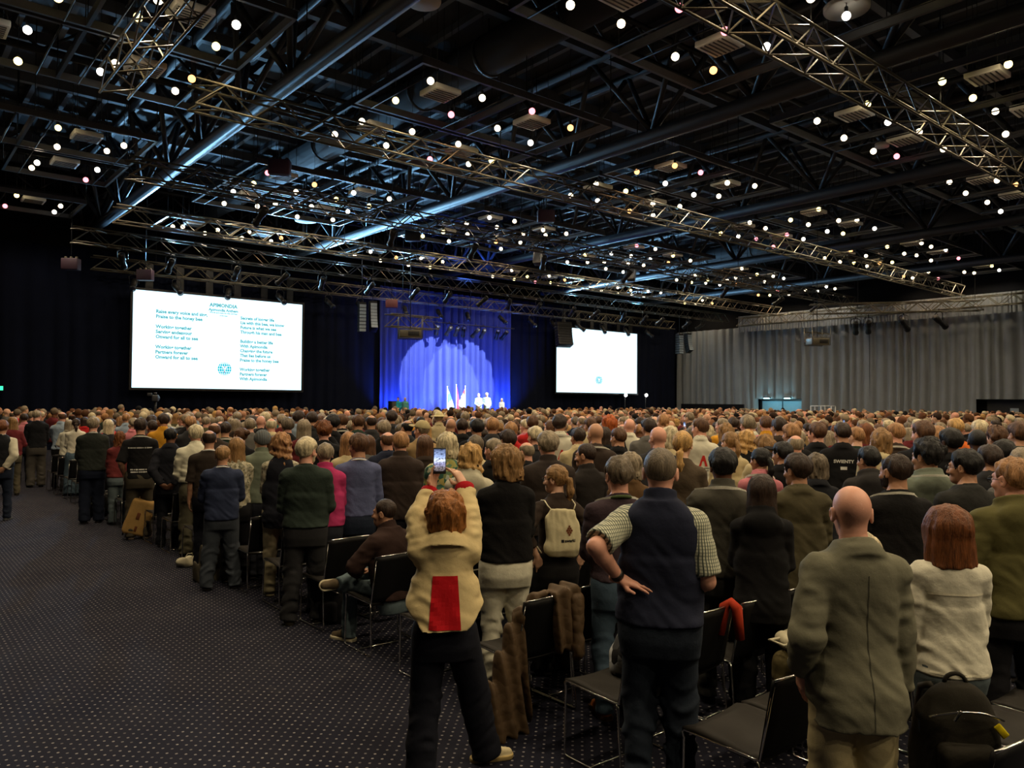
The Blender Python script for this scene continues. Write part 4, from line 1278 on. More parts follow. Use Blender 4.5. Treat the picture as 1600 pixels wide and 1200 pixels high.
def projector(px, py, y, label, w_=1.0):
    q = at_Y(px, py, y)
    r = empty('projector', (q[0], q[1], q[2]), R(-30), label, 'projector', 'hanging projectors')
    mb = MB(); mb.rbox((0, 0, 0), (w_, .8, .36), .03); mb.build('projector_body', M['truss'], r)
    mb = MB(); mb.rbox((.14, -.41, 0), (w_ * .5, .02, .2), .008); mb.build('vent_panel', M['black_plastic'], r)
    mb = MB(); mb.lathe([(.11, 0), (.12, .2), (.09, .22)], (-w_ * .32, .42, 0), 14, Matrix.Rotation(R(-90), 3, 'X')); mb.build('lens', M['glass_lens'], r)
    mb = MB()
    for x in (-w_ / 2 - .04, w_ / 2 + .04):
        for yy in (-.4, .4): mb.tube([(x, yy, -.2), (x, yy, .75)], .02, 5)
    for z in (-.2, .22):
        for yy in (-.4, .4): mb.tube([(-w_ / 2 - .04, yy, z), (w_ / 2 + .04, yy, z)], .02, 5)
    mb.build('cage', M['truss'], r)
    mb = MB(); mb.tube([(0, 0, .2), (0, 0, 11.69 - q[2])], .02, 5); mb.build('hanger', M['cable'], r)
projector(641, 522, 29.6, 'projector in a cage hanging before the blue curtain')
projector(1277, 534, 21.5, 'projector in a cage hanging before the grey curtain')
q0, q1 = at_Y(606, 500, 30.0), at_Y(681, 503, 30.0)
truss(tuple(q0), (q1[0], 30.0, q0[2]), 'short thick truss piece hanging above the caged projector', .55)
q0, q1 = at_Y(1262, 524, 22.2), at_Y(1291, 525, 22.2)
truss(tuple(q0), (q1[0], 22.2, q0[2]), 'short truss piece hanging above the projector by the grey curtain', .4)
def hoist(px, py, z, label, col):
    q = at_z(px, py, z)
    r = empty('chain_hoist', (q[0], q[1], z), R(-35), label, 'hoist', 'chain hoists under the roof')
    mb = MB(); mb.rbox((0, 0, 0), (.62, .34, .44), .03); mb.build('hoist_box', plain('hoist_paint', col, .6), r)
    mb = MB(); [mb.lathe([(.05, 0), (.05, .09), (.02, .1)], (x, 0, .2), 8) for x in (-.2, 0, .2)]; mb.build('cable_gland', M['truss'], r)
    mb = MB(); mb.tube([(0, 0, .2), (0, 0, 11.69 - z)], .015, 5); mb.build('chain', M['cable'], r)
hoist(437, 262, 8.9, 'purple-brown hoist box beside a lit diffuser', srgb(70, 42, 66))
hoist(111, 413, 7.3, 'small purple-brown hoist box high before the black drape', srgb(60, 40, 60))
hoist(227, 430, 7.25, 'small purple-brown hoist box above the hymn screen corner', srgb(60, 40, 60))
hoist(853, 338, 8.9, 'purple-brown hoist box over mid hall', srgb(70, 42, 62))
hoist(612, 475, 7.2, 'maroon hoist box above the caged projector', srgb(80, 34, 40))
hoist(645, 368, 8.8, 'large black hoist case with a pale plate over mid hall', srgb(26, 26, 28))
def ceiling_speaker(px, py, z, label):
    q = at_z(px, py, z)
    r = empty('ceiling_speaker', (q[0], q[1], z), R(-60), label, 'loudspeaker', 'small speakers below the girders')
    Mx = Matrix.Rotation(R(-22), 3, 'X')
    mb = MB(); mb.rbox((0, 0, 0), (.42, .40, .68), .03, Mx); mb.build('cabinet', M['steel'], r)
    mb = MB(); mb.rbox((0, -.21, -.02), (.36, .02, .6), .01, Mx); mb.build('grille', M['vent_dark'], r)
    mb = MB(); mb.tube([(0, 0, .3), (0, 0, 11.69 - z)], .02, 5); mb.build('bracket', M['steel_dark'], r)
ceiling_speaker(842, 402, 8.6, 'small grey loudspeaker hanging over mid hall near the truss')
ceiling_speaker(986, 428, 8.6, 'small grey loudspeaker hanging farther along toward the emblem screen')
for px, py, z, lab, r_ in ((1323, 17, 9.6, 'large round white ceiling disc behind an amber bulb', .42), (478, 346, 9.4, 'round pale ceiling disc beside the girder', .45), (1378, 230, 9.6, 'small round disc behind a bulb', .2), (662, 5, 9.6, 'round white ceiling drum above the mid hall', .33)):
    q = at_z(px, py, z)
    r = empty('ceiling_disc', (q[0], q[1], z), 0, lab, 'ceiling disc', 'round ceiling discs')
    mb = MB(); mb.lathe([(r_ * .96, 0), (r_, .03), (r_, .10), (r_ * .9, .12)], (0, 0, 0), 28); mb.build('disc', M['vent'], r)
    mb = MB(); mb.tube([(0, 0, .1), (0, 0, 11.69 - z)], .02, 6); mb.build('stem', M['steel_dark'], r)
# ------------------------------------------------------------------ chairs: black shells on chrome rod sleds, in rows facing the stage
CW, AISLE, ROW0, PITCH = .54, 3.20, 1.54, .90           # seat width, aisle edge, front of the first row seen, row pitch
def chair_proto():
    r = empty('conference_chair')
    mb = MB(); V = []; Fs = []
    nx, ny = 9, 8
    for top in (1, 0):
        for j in range(ny):
            for i in range(nx):
                u, v = i / (nx - 1) - .5, j / (ny - 1)
                x = u * .49; y = .02 - v * .43
                z = .448 - .018 * (1 - (2 * u) ** 2) + .012 * math.cos(v * math.pi) - (0 if top else .022)
                if v == 0: z -= .012
                V.append((x, y, z))
    n = nx * ny
    for j in range(ny - 1):
        for i in range(nx - 1):
            a = j * nx + i; Fs.append((a, a + nx, a + nx + 1, a + 1)); b = a + n; Fs.append((b, b + 1, b + nx + 1, b + nx))
    for i in range(nx - 1):
        Fs.append((i, i + 1, n + i + 1, n + i)); a = (ny - 1) * nx + i; Fs.append((a + 1, a, n + a, n + a + 1))
    for j in range(ny - 1):
        a = j * nx; Fs.append((a + nx, a, n + a, n + a + nx)); a = j * nx + nx - 1; Fs.append((a, a + nx, n + a + nx, n + a))
    mb.add(V, Fs, True); mb.build('seat', M['chair_seat'], r)
    mb = MB(); V = []; Fs = []
    nx, nz = 9, 9
    for front in (1, 0):
        for j in range(nz):
            for i in range(nx):
                u, v = i / (nx - 1) - .5, j / (nz - 1)
                x = u * (.50 + .02 * v); z = .44 + v * .385 + .018 * (1 - (2 * u) ** 2) * v
                y = -.43 - .075 * v - .055 * (1 - (2 * u) ** 2) * (.5 + .5 * v) + (.012 if front else -.004)
                V.append((x, y, z))
    n = nx * nz
    for j in range(nz - 1):
        for i in range(nx - 1):
            a = j * nx + i; Fs.append((a, a + nx, a + nx + 1, a + 1)); b = a + n; Fs.append((b, b + 1, b + nx + 1, b + nx))
    for i in range(nx - 1):
        Fs.append((i, i + 1, n + i + 1, n + i)); a = (nz - 1) * nx + i; Fs.append((a + 1, a, n + a, n + a + 1))
    for j in range(nz - 1):
        a = j * nx; Fs.append((a + nx, a, n + a, n + a + nx)); a = j * nx + nx - 1; Fs.append((a, a + nx, n + a + nx, n + a))
    mb.add(V, Fs, True); bk = mb.build('backrest', M['chair_back'], r)
    mb = MB(); mb.tube([(x, -.505 - .055 * (1 - (x / .26) ** 2), .824 + .018 * (1 - (x / .26) ** 2)) for x in np.linspace(-.258, .258, 9)], .0065, 6)
    mb.build('top_edge', M['chrome'], bk)
    for sd in (-1, 1):
        mb = MB(); x = sd * .252
        mb.tube([(x, -.50, .80), (x, -.445, .52), (x, -.43, .435), (x, -.40, .43), (x, .0, .44), (x, .012, .428), (x, .004, .40), (x + sd * .012, .0, .04), (x + sd * .012, -.006, .012), (x + sd * .012, -.03, .009), (x + sd * .012, -.43, .009), (x + sd * .012, -.455, .014), (x + sd * .012, -.458, .04), (x + sd * .006, -.425, .40), (x, -.415, .43)], .0068, 6)
        mb.build('side_frame', M['chrome'], r)
    mb = MB()
    for y, z in ((-.03, .425), (-.40, .418)): mb.tube([(-.25, y, z), (.25, y, z)], .0065, 6)
    mb.tube([(-.263, -.22, .012), (.263, -.22, .012)], .006, 6)
    mb.build('cross_rod', M['chrome'], r)
    return r
CH = chair_proto(); ch_used = [False]
def row_front(k): return ROW0 + PITCH * k
def seat_xy(k, j): return AISLE + .27 + CW * j, row_front(k)
CHAIRS = {}
_rc = random.Random(3)
rowname = lambda k: ('the row behind the man in the grey blazer' if k == 0 else 'row %d' % k)
ORD = ['first', 'second', 'third', 'fourth', 'fifth', 'sixth', 'seventh', 'eighth', 'ninth', 'tenth', 'eleventh', 'twelfth', 'thirteenth', 'fourteenth', 'fifteenth', 'sixteenth', 'seventeenth', 'eighteenth', 'nineteenth', 'twentieth', 'twenty-first', 'twenty-second', 'twenty-third', 'twenty-fourth']
def add_chair(k, j):
    o = CH if not ch_used[0] else clone_tree(CH)
    ch_used[0] = True
    x, y = seat_xy(k, j)
    o.location = (x + _rc.uniform(-.012, .012), y + _rc.uniform(-.03, .03), 0); o.rotation_euler = (0, 0, _rc.uniform(-.035, .035))
    tag(o, 'black chair on chrome sled, %s row from the camera, %s seat in from the aisle' % (ORD[k], ORD[j]), 'chair', 'black chairs in rows beside the aisle')
    CHAIRS[(k, j)] = o
for k in range(0, 22):
    for j in range(6 if k < 4 else 5 if k < 7 else 3 if k < 12 else 2):
        add_chair(k, j)
# ------------------------------------------------------------------ people near the camera: each with a body, hair and clothes of its own
STAND = .20
NAMED = []             # (x, y, screen head x, head top y, depth) of everybody placed by hand
def locate(px, py, d, row=None):
    p = at_d(px, py, d)
    if row is not None:
        v = ray(px, py); y = row_front(round((p[1] - ROW0 - STAND) / PITCH)) + STAND
        if px > 1100: y = p[1]
        p = CAM_P + v * (y / v[1])
    return p
def bearing(px): return math.atan2(*(ray(px, 640)[:2]))
def person(label, px, py, d, row=None, rel=0, sex='m', arms=('front', 'front'), hy=0, hp=0, hair=('short', 'grey'), skin='fair', top=('sweater', srgb(60, 60, 60), {}),
           legs=(srgb(40, 42, 50), {}), shoes=('shoe', srgb(30, 26, 24)), fine=1.0, extra=(), topmat='fabric', legmat='fabric', group=None, hat=None, yaw=None, place=None, hs=(1, 1, 1), toes=(8, -8), **fk):
    HS = Matrix.Diagonal((*hs, 1))
    fig = Fig(sex, arms, hy, hp, seed=(px * 7 + py) % 97, **fk)
    p = locate(px, py, d, row) if place is None else np.array(place[0])
    hairh = {'short': .012, 'full': .02, 'curly': .03, 'bob': .022, 'long': .022, 'wavy': .024, 'shaggy': .022, 'bobcurly': .024}.get(hair[0] if hair else '', .006)
    Hk = HK[sex]
    topz = float(fig.Ht[2]) + (.108 + hairh) * Hk * hs[2]
    sc = p[2] / topz if place is None else place[1]
    yw = (-bearing(px) + R(rel)) if yaw is None else yaw
    if place is None:
        off = Matrix.Rotation(yw, 3, 'Z') @ Vector((float(fig.Ht[0]), float(fig.Ht[1]), 0)) * sc
        loc = Vector((p[0] - off.x, p[1] - off.y, 0))
    else: loc = Vector((p[0], p[1], p[2] if len(p) > 2 else 0))
    h = fine
    V, Q = fig.body_mesh(.013 * h, .0058 * h, .0050 * h)
    me = np_mesh('body', V, Q); me.materials.append(M['skin'])
    root = link('person', me, None, None, SKIN[skin])
    root.location = loc; root.rotation_euler = (0, 0, yw); root.scale = (sc,) * 3
    tag(root, label, 'person', group)
    root['_'] = 0; del root['_']
    parts = {}
    if hair:
        o = link('hair', hair_mesh(hair[0], .0055 * h, (px % 13)), root, None, HAIR[hair[1]])
        o.matrix_local = fig.Hm @ Matrix.Scale(Hk, 4) @ HS; parts['hair'] = o
    if hat:
        o = link(hat[0], hat_mesh(hat[0], .006), root, None, hat[1]); o.matrix_local = fig.Hm @ Matrix.Scale(Hk, 4)
    tops = [top] if isinstance(top[0], str) else top
    for nm, col, o_ in tops:
        o_ = dict(o_); mat = o_.pop('mat', topmat)
        V, Q = fig.top_mesh(.0085 * h, **o_)
        parts[nm] = link(nm, np_mesh(nm, V, Q), root, M[mat], col)
    if legs:
        V, Q = fig.legs_mesh(.0098 * h, **legs[1])
        parts['trousers'] = link('trousers', np_mesh('trousers', V, Q), root, M[legmat], legs[0])
    if shoes:
        for sd, H, K, An in fig.legs:
            o = link('shoe', shoe(shoes[0]), root, None, shoes[1])
            Mx = Matrix.Translation((float(An[0]), float(An[1]) + .03, 0.0 if not fig.sit else float(An[2]) - .085)) @ Matrix.Rotation(R(toes[0] if sd < 0 else toes[1]), 4, 'Z')
            if abs(An[2] - .085) > .1: Mx = Matrix.Translation((float(An[0]) - .02, float(An[1]), float(An[2]))) @ Matrix.Rotation(R(70), 4, 'Z') @ Matrix.Rotation(R(-70), 4, 'Y') @ Matrix.Translation((0, 0, -.07))
            o.matrix_local = Mx
            if len(shoes) > 2: link('sole', sole(), o, None, shoes[2])
    for e in extra:
        if e == 'lanyard': link('lanyard', ring_mesh(fig, parts[tops[-1][0]].data), root, M['fabric'], srgb(206, 204, 190))
        if e == 'collar':
            mb = MB(); mb.tube([fig.fw((.080 * math.sin(a), -.028 - .078 * math.cos(a), 1.512 - .03 * (1 - math.cos(a)))) for a in np.linspace(-2.4, 2.4, 20)], .011, 8)
            mb.build('shirt_collar', M['fabric'], root, srgb(214, 212, 206))
        if e == 'glasses':
            mb = MB()
            for sd in (-1, 1):
                mb.tube([(sd * (.033 + .021 * math.cos(a)), .104, -.012 + .017 * math.sin(a)) for a in np.linspace(0, 2 * math.pi, 17)[:-1]], .0022, 5, True)
                mb.tube([(sd * .054, .102, -.008), (sd * .078, .06, -.004), (sd * .082, .0, -.006), (sd * .080, -.02, -.02)], .0018, 5)
            mb.tube([(-.012, .106, -.008), (0, .112, -.006), (.012, .106, -.008)], .0022, 5)
            o = mb.build('glasses', M['steel_dark'], root); o.matrix_local = fig.Hm @ Matrix.Scale(Hk, 4)
            for sd in (-1, 1):
                pass
        if e == 'eyes':
            for sd in (-1, 1):
                mb = MB(); mb.sphere((sd * .031, .0865, -.012), .0105, 10, 8); o = mb.build('eye', M['eye'], root); o.matrix_local = fig.Hm @ Matrix.Scale(Hk, 4)
                mb = MB(); mb.sphere((sd * .031, .0935, -.012), .0048, 8, 6); o2 = mb.build('pupil', M['black_plastic'], o)
        if e == 'beard':
            def fb(P):
                d = smax(head_sdf(P) - .008 - strands(P, 3.0, .002, .004), P[:, 2] + .052 - np.clip((P[:, 1] - .05) * -.55, 0, .05), .01)
                d = smax(d, -.118 - P[:, 2], .01); d = smax(d, -.01 - P[:, 1], .01)
                return smax(d, -ell(P, (0, .098, -.079), (.022, .02, .006)), .004)
            V, Q = nets(fb, (-.1, -.03, -.14), (.1, .13, .0), .006)
            o = link('beard', np_mesh('beard', V, Q), root, M['hair'], HAIR[hair[1] if hair else 'grey']); o.matrix_local = fig.Hm
    NAMED.append((loc.x, loc.y) + proj((p[0], p[1], p[2]) if place is None else tuple(loc + Vector((0, 0, 1.25)))))
    root_info = dict(root=root, fig=fig, parts=parts, sc=sc, M=Matrix.Translation(loc) @ Matrix.Rotation(yw, 4, 'Z') @ Matrix.Scale(sc, 4), Hk=Hk)
    return root_info
def on_back(info, part, V, Fs, name, mat, x, z, off=.003, col=None):
    """lettering laid on the back of a garment"""
    me = info['parts'][part].data
    bv = BVHTree.FromPolygons([v.co for v in me.vertices], [tuple(p.vertices) for p in me.polygons])
    out = []
    for v in V:
        o = Vector((x - v[0], -1.0, z + v[1]))       # seen from behind, +x of the writing runs to the wearer's... right hand is +x
        o = Vector((x + v[0], -1.0, z + v[1]))
        h = bv.ray_cast(o, Vector((0, 1, 0)))
        out.append((o.x, (h[0].y if h[0] is not None else -.1) - off, o.z))
    mb = MB(); mb.add(out, Fs, False)
    return mb.build(name, mat, info['parts'][part], col)
def grid_(w_, h_, n=8, m=8):
    V = [(-w_ / 2 + w_ * i / n, -h_ / 2 + h_ * j / m) for j in range(m + 1) for i in range(n + 1)]
    return V, [(j * (n + 1) + i, j * (n + 1) + i + 1, (j + 1) * (n + 1) + i + 1, (j + 1) * (n + 1) + i) for j in range(m) for i in range(n)]
grid = grid_
M['print_white'] = plain('white_print', srgb(205, 203, 195), .8)
M['print_red'] = plain('red_print', srgb(200, 40, 30), .8)
M['print_brown'] = plain('brown_print', srgb(110, 60, 26), .8)
M['print_grey'] = plain('grey_print', srgb(110, 108, 100), .8)
M['ribbon'] = M['fabric']

# --- the row of people close to the camera
blazer = person('bald man in a grey-olive blazer and beige trousers, one hand in his pocket', 1330, 757, 3.38, 0, rel=26, hy=-12, hair=None, skin='pink', belly=.03,
    arms=('pocket', 'down'), top=('blazer', srgb(112, 110, 92), dict(hem=.70, collar='blazer', thick=.022, straight=.93, sr=1.04, flare=(1.1, .035), wrinkle=1.2)),
    legs=(srgb(196, 182, 140), dict(r=(.108, .084, .078), wrinkle=1.4)), shoes=('shoe', srgb(60, 44, 30)))
fig = blazer['fig']
V, Fs = grid_(.005, .66, 1, 24); on_back(blazer, 'blazer', V, Fs, 'back_seam', M['fabric'], 0, 1.06, .0015, srgb(70, 69, 58))
denim = person('woman with an auburn bob in a white denim jacket and faded jeans', 1480, 788, 3.95, 0, rel=20, hy=6, sex='f', hair=('bob', 'auburn'), hs=(1.28, 1.2, 1.12), arms=('down', 'front'),
    top=('denim_jacket', srgb(216, 212, 192), dict(hem=.845, collar='shirt', thick=.022, straight=.95, sr=1.15, wrinkle=1.3, flare=(1.05, .035))), topmat='denim',
    legs=(srgb(92, 104, 108), dict(r=(.104, .07, .056), wrinkle=1.2, waist=.95)), legmat='denim', shoes=('shoe', srgb(70, 66, 60)))
for z_ in (1.30, .87):
    V, Fs = grid(.30, .012, 12, 1); on_back(denim, 'denim_jacket', V, Fs, 'seam', M['fabric'], 0, z_, .004, srgb(236, 230, 205))
hooded = person('sandy-haired man with glasses in an olive hooded jacket', 1580, 714, 4.55, 1, rel=28, hy=22, hair=('short', 'sandy'), skin='pink', arms=('belly', 'belly'),
    top=('hooded_jacket', srgb(92, 88, 52), dict(hem=.86, collar='round', hood=True, thick=.028, straight=1.0, sr=1.15)), legs=(srgb(30, 30, 34), {}), extra=('glasses', 'eyes'))
vest = person('tall balding man in a navy vest over a checked shirt, hand on hip', 1032, 699, 4.3, 1, rel=-3, hy=1, hair=('buzz', 'pepper'), skin='pink', belly=.03, bulk=1.14,
    arms=('hipback', 'front'), ik_over={-1: ((.190, -.10, 1.115), (.55, -1, 0), (-.85, -.12, -.12), (-.1, .4, -1), 'flat'), 1: ((.15, .20, 1.03), (.45, -1, -.2), (-.9, .2, 0), (0, -1, 0), 'hold')},
    top=[('shirt', srgb(200, 200, 180), dict(sleeve=.44, hem=.93, collar='round', thick=.014, mat='check', sr=1.12)), ('vest', srgb(36, 40, 58), dict(sleeve=0, hem=.90, collar='stand', thick=.026, straight=1.0, wrinkle=1.1))],
    legs=(srgb(40, 48, 60), dict(r=(.108, .082, .070), wrinkle=1.4)), legmat='denim', shoes=('shoe', srgb(40, 34, 30)))
mb = MB(); W_ = vest['fig'].arms[0]; e, wv = Vector(W_[2].tolist()), Vector(W_[3].tolist()); q = wv + (e - wv) * .12
Mx = (wv - e).to_track_quat('Z', 'Y').to_matrix(); mb.lathe([(.031, -.014), (.034, -.012), (.034, .012), (.031, .014)], tuple(q), 16, Mx); mb.build('watch_strap', M['leather_black'], vest['root'])
grey13 = person('grey-haired man in a plum sweater with lanyard and blue jeans, beside the navy vest', 966, 712, 5.15, 2, rel=14, hy=8, hair=('full', 'pepper'), skin='pink', arms=('front', 'front'),
    top=('sweater', srgb(62, 50, 56), dict(hem=.93, thick=.022, straight=.98, collar='round', sr=1.05)), topmat='knit', legs=(srgb(70, 88, 104), dict(wrinkle=1.2)), legmat='denim', shoes=('shoe', srgb(150, 88, 40), srgb(60, 40, 24)), extra=('lanyard',))
mb = MB(); mb.tube([grey13['fig'].fw((.082 * math.sin(a), -.028 - .080 * math.cos(a), 1.508 - .03 * (1 - math.cos(a)))) for a in np.linspace(-2.4, 2.4, 20)], .012, 8); mb.build('shirt_collar', M['fabric'], grey13['root'], srgb(74, 88, 54))
pony = person('woman with a blond ponytail and glasses carrying a cream drawstring bag', 868, 727, 5.75, 3, rel=20, hy=42, sex='f', hair=('ponytail', 'dblond'), arms=('hipback', 'hipback'),
    top=('brown_top', srgb(54, 44, 38), dict(sleeve=.80, hem=.95, thick=.014, straight=.8, sr=1.05)), legs=(srgb(26, 25, 26), dict(r=(.11, .10, .11))), shoes=('shoe', srgb(40, 36, 34)), extra=('glasses', 'eyes'))
bob15 = person('woman with a swept blond bob in a black sweater and white trousers', 790, 694, 6.2, 4, rel=14, hy=34, sex='f', hair=('shaggy', 'dblond'), hs=(1.14, 1.12, 1.06), arms=('front', 'front'),
    top=('sweater', srgb(18, 17, 18), dict(hem=.93, thick=.026, straight=1.0, sr=1.1)), topmat='knit', legs=(srgb(212, 208, 186), dict(r=(.108, .082, .075), wrinkle=1.5)), legmat='denim', shoes=('shoe', srgb(200, 196, 190)))
# the woman filming with her phone
D16 = 4.36
ph = at_d(687, 719, 4.72)
ik16 = {-1: ((.100, .35, 1.725), (1, .1, .35), (-.16, .06, 1), (-.75, -.65, .1), 'palm'), 1: ((.120, .335, 1.765), (1, .1, .35), (-.50, .06, .9), (-.85, .45, .1), 'touch')}
film = person('woman in a cream jacket with red cuffs filming overhead on a phone', 697, 763, D16, None, rel=0, hy=0, hp=16, sex='f', hair=('shaggy', 'golden'), hs=(1.22, 1.16, 1.06), hand=1.2, arms=('phone', 'phone'), ik_over=ik16,
    feet=((-.14, -.02), (.27, .20)), toes=(6, -78), top=('cream_jacket', srgb(204, 184, 136), dict(sleeve=.93, hem=1.0, hemdrop=.05, hemside=.15, collar='wide', thick=.026, straight=.9, flare=(1.28, .17), sr=1.22, wrinkle=1.5)),
    legs=(srgb(22, 24, 34), dict(r=(.112, .100, .094), cuff=.045, wrinkle=.8)), shoes=('shoe', srgb(214, 200, 160), srgb(190, 166, 110)))
V, Fs = grid(.155, .30, 8, 12); V = [(x * (1 + (.12 - y) * .9), y) for x, y in V]
on_back(film, 'cream_jacket', V, Fs, 'red_panel', M['fabric'], 0, 1.115, .006, srgb(176, 16, 26))
for sd, S_, E, W_, fd, pn, hk in film['fig'].arms:
    e, wv = Vector(E.tolist()), Vector(W_.tolist()); q = wv + (e - wv) * .20
    mb = MB(); mb.lathe([(.052, -.040), (.062, -.036), (.066, .034), (.060, .042)], tuple(q), 18, (wv - e).to_track_quat('Z', 'Y').to_matrix()); mb.build('cuff', M['fabric'], film['root'], srgb(168, 18, 28))
# her phone
M['phone_picture'] = None
t = NT('phone_picture'); co = t.coord()
sx = t.n('ShaderNodeSeparateXYZ'); t.l(co, sx.inputs[0])
nz = t.noise(t.coord('Object', (1, 1, 1.4)), 75.0, 4, .7)
band = t.ramp(t.math('MULTIPLY_ADD', sx.outputs[2], 6.4, .5), [(0, srgb(40, 36, 50)), (.22, srgb(120, 110, 110)), (.40, srgb(150, 150, 190)), (.50, srgb(225, 235, 250)), (.64, srgb(150, 170, 215)), (1, srgb(50, 60, 90))])
img = t.mix(1.0, band, t.ramp(nz, [(.36, (.05, .05, .09, 1)), (.54, (1.5, 1.5, 1.5, 1))]), 'MULTIPLY')
t.set(Base_Color=(0, 0, 0, 1), Emission_Color=img, Emission_Strength=1.15, Roughness=.15)
M['phone_picture'] = t.m
def phone(loc, yaw, tilt, label, land=False, group=None, w_=.076, h_=.158, roll=0.0):
    r = empty('phone', tuple(loc)); tag(r, label, 'phone', group)
    r.rotation_euler = (R(tilt), R(90 if land else 0) + roll, yaw)
    mb = MB(); mb.rbox((0, 0, 0), (w_, .008, h_), .0035); mb.build('phone_body', M['black_plastic'], r)
    mb = MB(); mb.rbox((0, -.0042, .004), (w_ * .91, .0015, h_ * .84), .0006); mb.build('phone_screen', M['phone_picture'], r)
    return r
# the phone sits between her hands
Lh, Rh = film['M'] @ Vector(film['fig'].arms[0][3].tolist()), film['M'] @ Vector(film['fig'].arms[1][3].tolist())
phone(at_d(687, 720, proj(tuple((Lh + Rh) / 2))[2] - .01), -bearing(687), -8, 'phone held up in both hands, its screen showing the lit hall')
# ------------------------------------------------------------------ the next people, a little farther off
F2 = 1.3
person('dark-haired man with glasses turned sideways in a dark grey sweater', 1506, 701, 5.75, 2, rel=34, hy=34, hair=('full', 'black'), skin='tan', fine=F2, top=('sweater', srgb(48, 48, 46), dict(collar='round', thick=.022, straight=.95)), topmat='knit', extra=('glasses', 'eyes'))
person('man with thick black hair in a grey hooded jacket and white lanyard', 1447, 684, 6.2, 3, rel=26, hy=26, hair=('curly', 'black'), skin='tan', fine=F2, bulk=1.08, top=('hooded_jacket', srgb(110, 118, 104), dict(hood=True, collar='round', thick=.03, straight=1.0)), extra=('lanyard',))
person('balding bearded man in a black sweater with a white lanyard', 1398, 709, 5.3, 2, rel=20, hy=24, hair=('receding', 'dbrown'), skin='tan', fine=F2, top=('sweater', srgb(26, 25, 26), dict(collar='round', thick=.022, straight=.98)), topmat='knit', extra=('lanyard', 'beard'))
person('black-haired man in a dark jacket in front of the balding bearded man', 1356, 697, 7.2, 4, rel=20, hy=22, hair=('full', 'black'), skin='tan', fine=F2, top=('jacket', srgb(48, 46, 46), dict(collar='stand', hood=True, thick=.026, straight=1.0)))
person('black-haired man in a grey-brown work jacket with white lanyard', 1129, 699, 5.5, 2, rel=4, hy=6, hair=('full', 'black'), skin='brown', fine=F2, arms=('front', 'front'), top=('jacket', srgb(72, 70, 62), dict(collar='stand', thick=.028, straight=1.0, hem=.88, wrinkle=1.2)), legs=(srgb(58, 58, 56), {}), extra=('lanyard',))
person('woman with dark bobbed hair in a long black hooded top', 1190, 740, 5.1, 2, rel=2, hy=2, sex='f', hair=('bob', 'dbrown'), fine=F2, top=('black_top', srgb(20, 20, 22), dict(collar='round', hood=True, hem=.72, thick=.024, straight=.95)), legs=(srgb(20, 20, 22), {}))
person('brown-haired man in a loose olive-brown coat looking aside', 1245, 708, 5.9, 3, rel=18, hy=26, hair=('full', 'dbrown'), skin='tan', fine=F2, top=('coat', srgb(78, 72, 52), dict(collar='blazer', thick=.034, straight=1.05, hem=.66, flare=(1.2, .04), wrinkle=1.3)))
person('grey bob-haired person in a dark jacket behind the olive-brown coat', 1275, 708, 6.9, 4, rel=15, hy=16, sex='f', hair=('shaggy', 'pepper'), fine=F2, top=('jacket', srgb(28, 29, 34), dict(collar='blazer', thick=.022, straight=.98)))
person('tall woman with pale blond hair in a low ponytail behind the navy vest', 1067, 674, 6.4, 4, rel=-6, hy=-4, sex='f', hair=('lowpony', 'blond'), fine=F2, top=('brown_sweater', srgb(84, 72, 58), dict(collar='round', thick=.022)), topmat='knit')
person('stout grey-haired man in a dark brown jacket behind the ponytailed woman', 856, 673, 7.6, 5, rel=6, hy=6, hair=('full', 'grey'), skin='pink', fine=F2, bulk=1.12, top=('jacket', srgb(52, 44, 40), dict(collar='stand', thick=.03, straight=1.02, hem=.84)))
person('man with cropped dark hair in profile wearing a dark jacket', 915, 693, 7.4, 5, rel=30, hy=34, hair=('crew', 'dbrown'), skin='tan', fine=F2, top=('jacket', srgb(40, 36, 34), dict(collar='stand', thick=.026)), extra=('eyes',))
person('grey-haired woman in a brown jacket just ahead of the plum sweater', 985, 706, 6.3, 4, rel=8, hy=18, sex='f', hair=('shaggy', 'grey'), fine=F2, top=('jacket', srgb(96, 72, 46), dict(collar='shirt', thick=.024, straight=.95)))
person('woman with long wavy golden hair ahead of the raised phone', 735, 691, 6.5, 4, rel=-4, hy=-6, sex='f', hair=('wavy', 'blond'), fine=F2, top=('cream_hooded_top', srgb(190, 184, 160), dict(collar='round', hood=True, thick=.028, straight=.95)))
person('white-haired person in a green flowered top beside the raised phone', 699, 675, 7.3, 5, rel=4, hy=4, sex='f', hair=('shaggy', 'white'), fine=F2, top=('flowered_top', srgb(80, 120, 100), dict(collar='round', thick=.03, straight=1.05, mat='floral_green', hem=.84)))
# the aisle side
sweater = person('white-haired bearded man in a dark green sweater at the row end', 480, 683, 7.35, None, rel=-6, hy=-24, hair=('full', 'white'), skin='pink', belly=.05, bulk=1.12, arms=('front', 'front'), fine=1.15,
    top=('sweater', srgb(44, 54, 48), dict(hem=.92, collar='round', thick=.026, straight=1.02, sr=1.12)), topmat='knit', legs=(srgb(42, 42, 44), dict(r=(.112, .086, .078), wrinkle=1.5)), shoes=('boot', srgb(76, 62, 38), srgb(34, 30, 24)), feet=((-.14, -.03), (.13, .03)), extra=('beard', 'eyes'))
cardigan = person('brown-haired man with glasses in a blue-grey sweater over a white collar', 560, 677, 7.6, 6, rel=6, hy=24, hair=('full', 'brown'), skin='tan', arms=('front', 'front'), fine=1.15,
    top=('sweater', srgb(86, 92, 126), dict(hem=.93, collar='round', thick=.022, straight=.98, sr=1.05)), topmat='knit', legs=(srgb(34, 42, 58), dict(wrinkle=1.3)), legmat='denim', extra=('glasses', 'collar'))
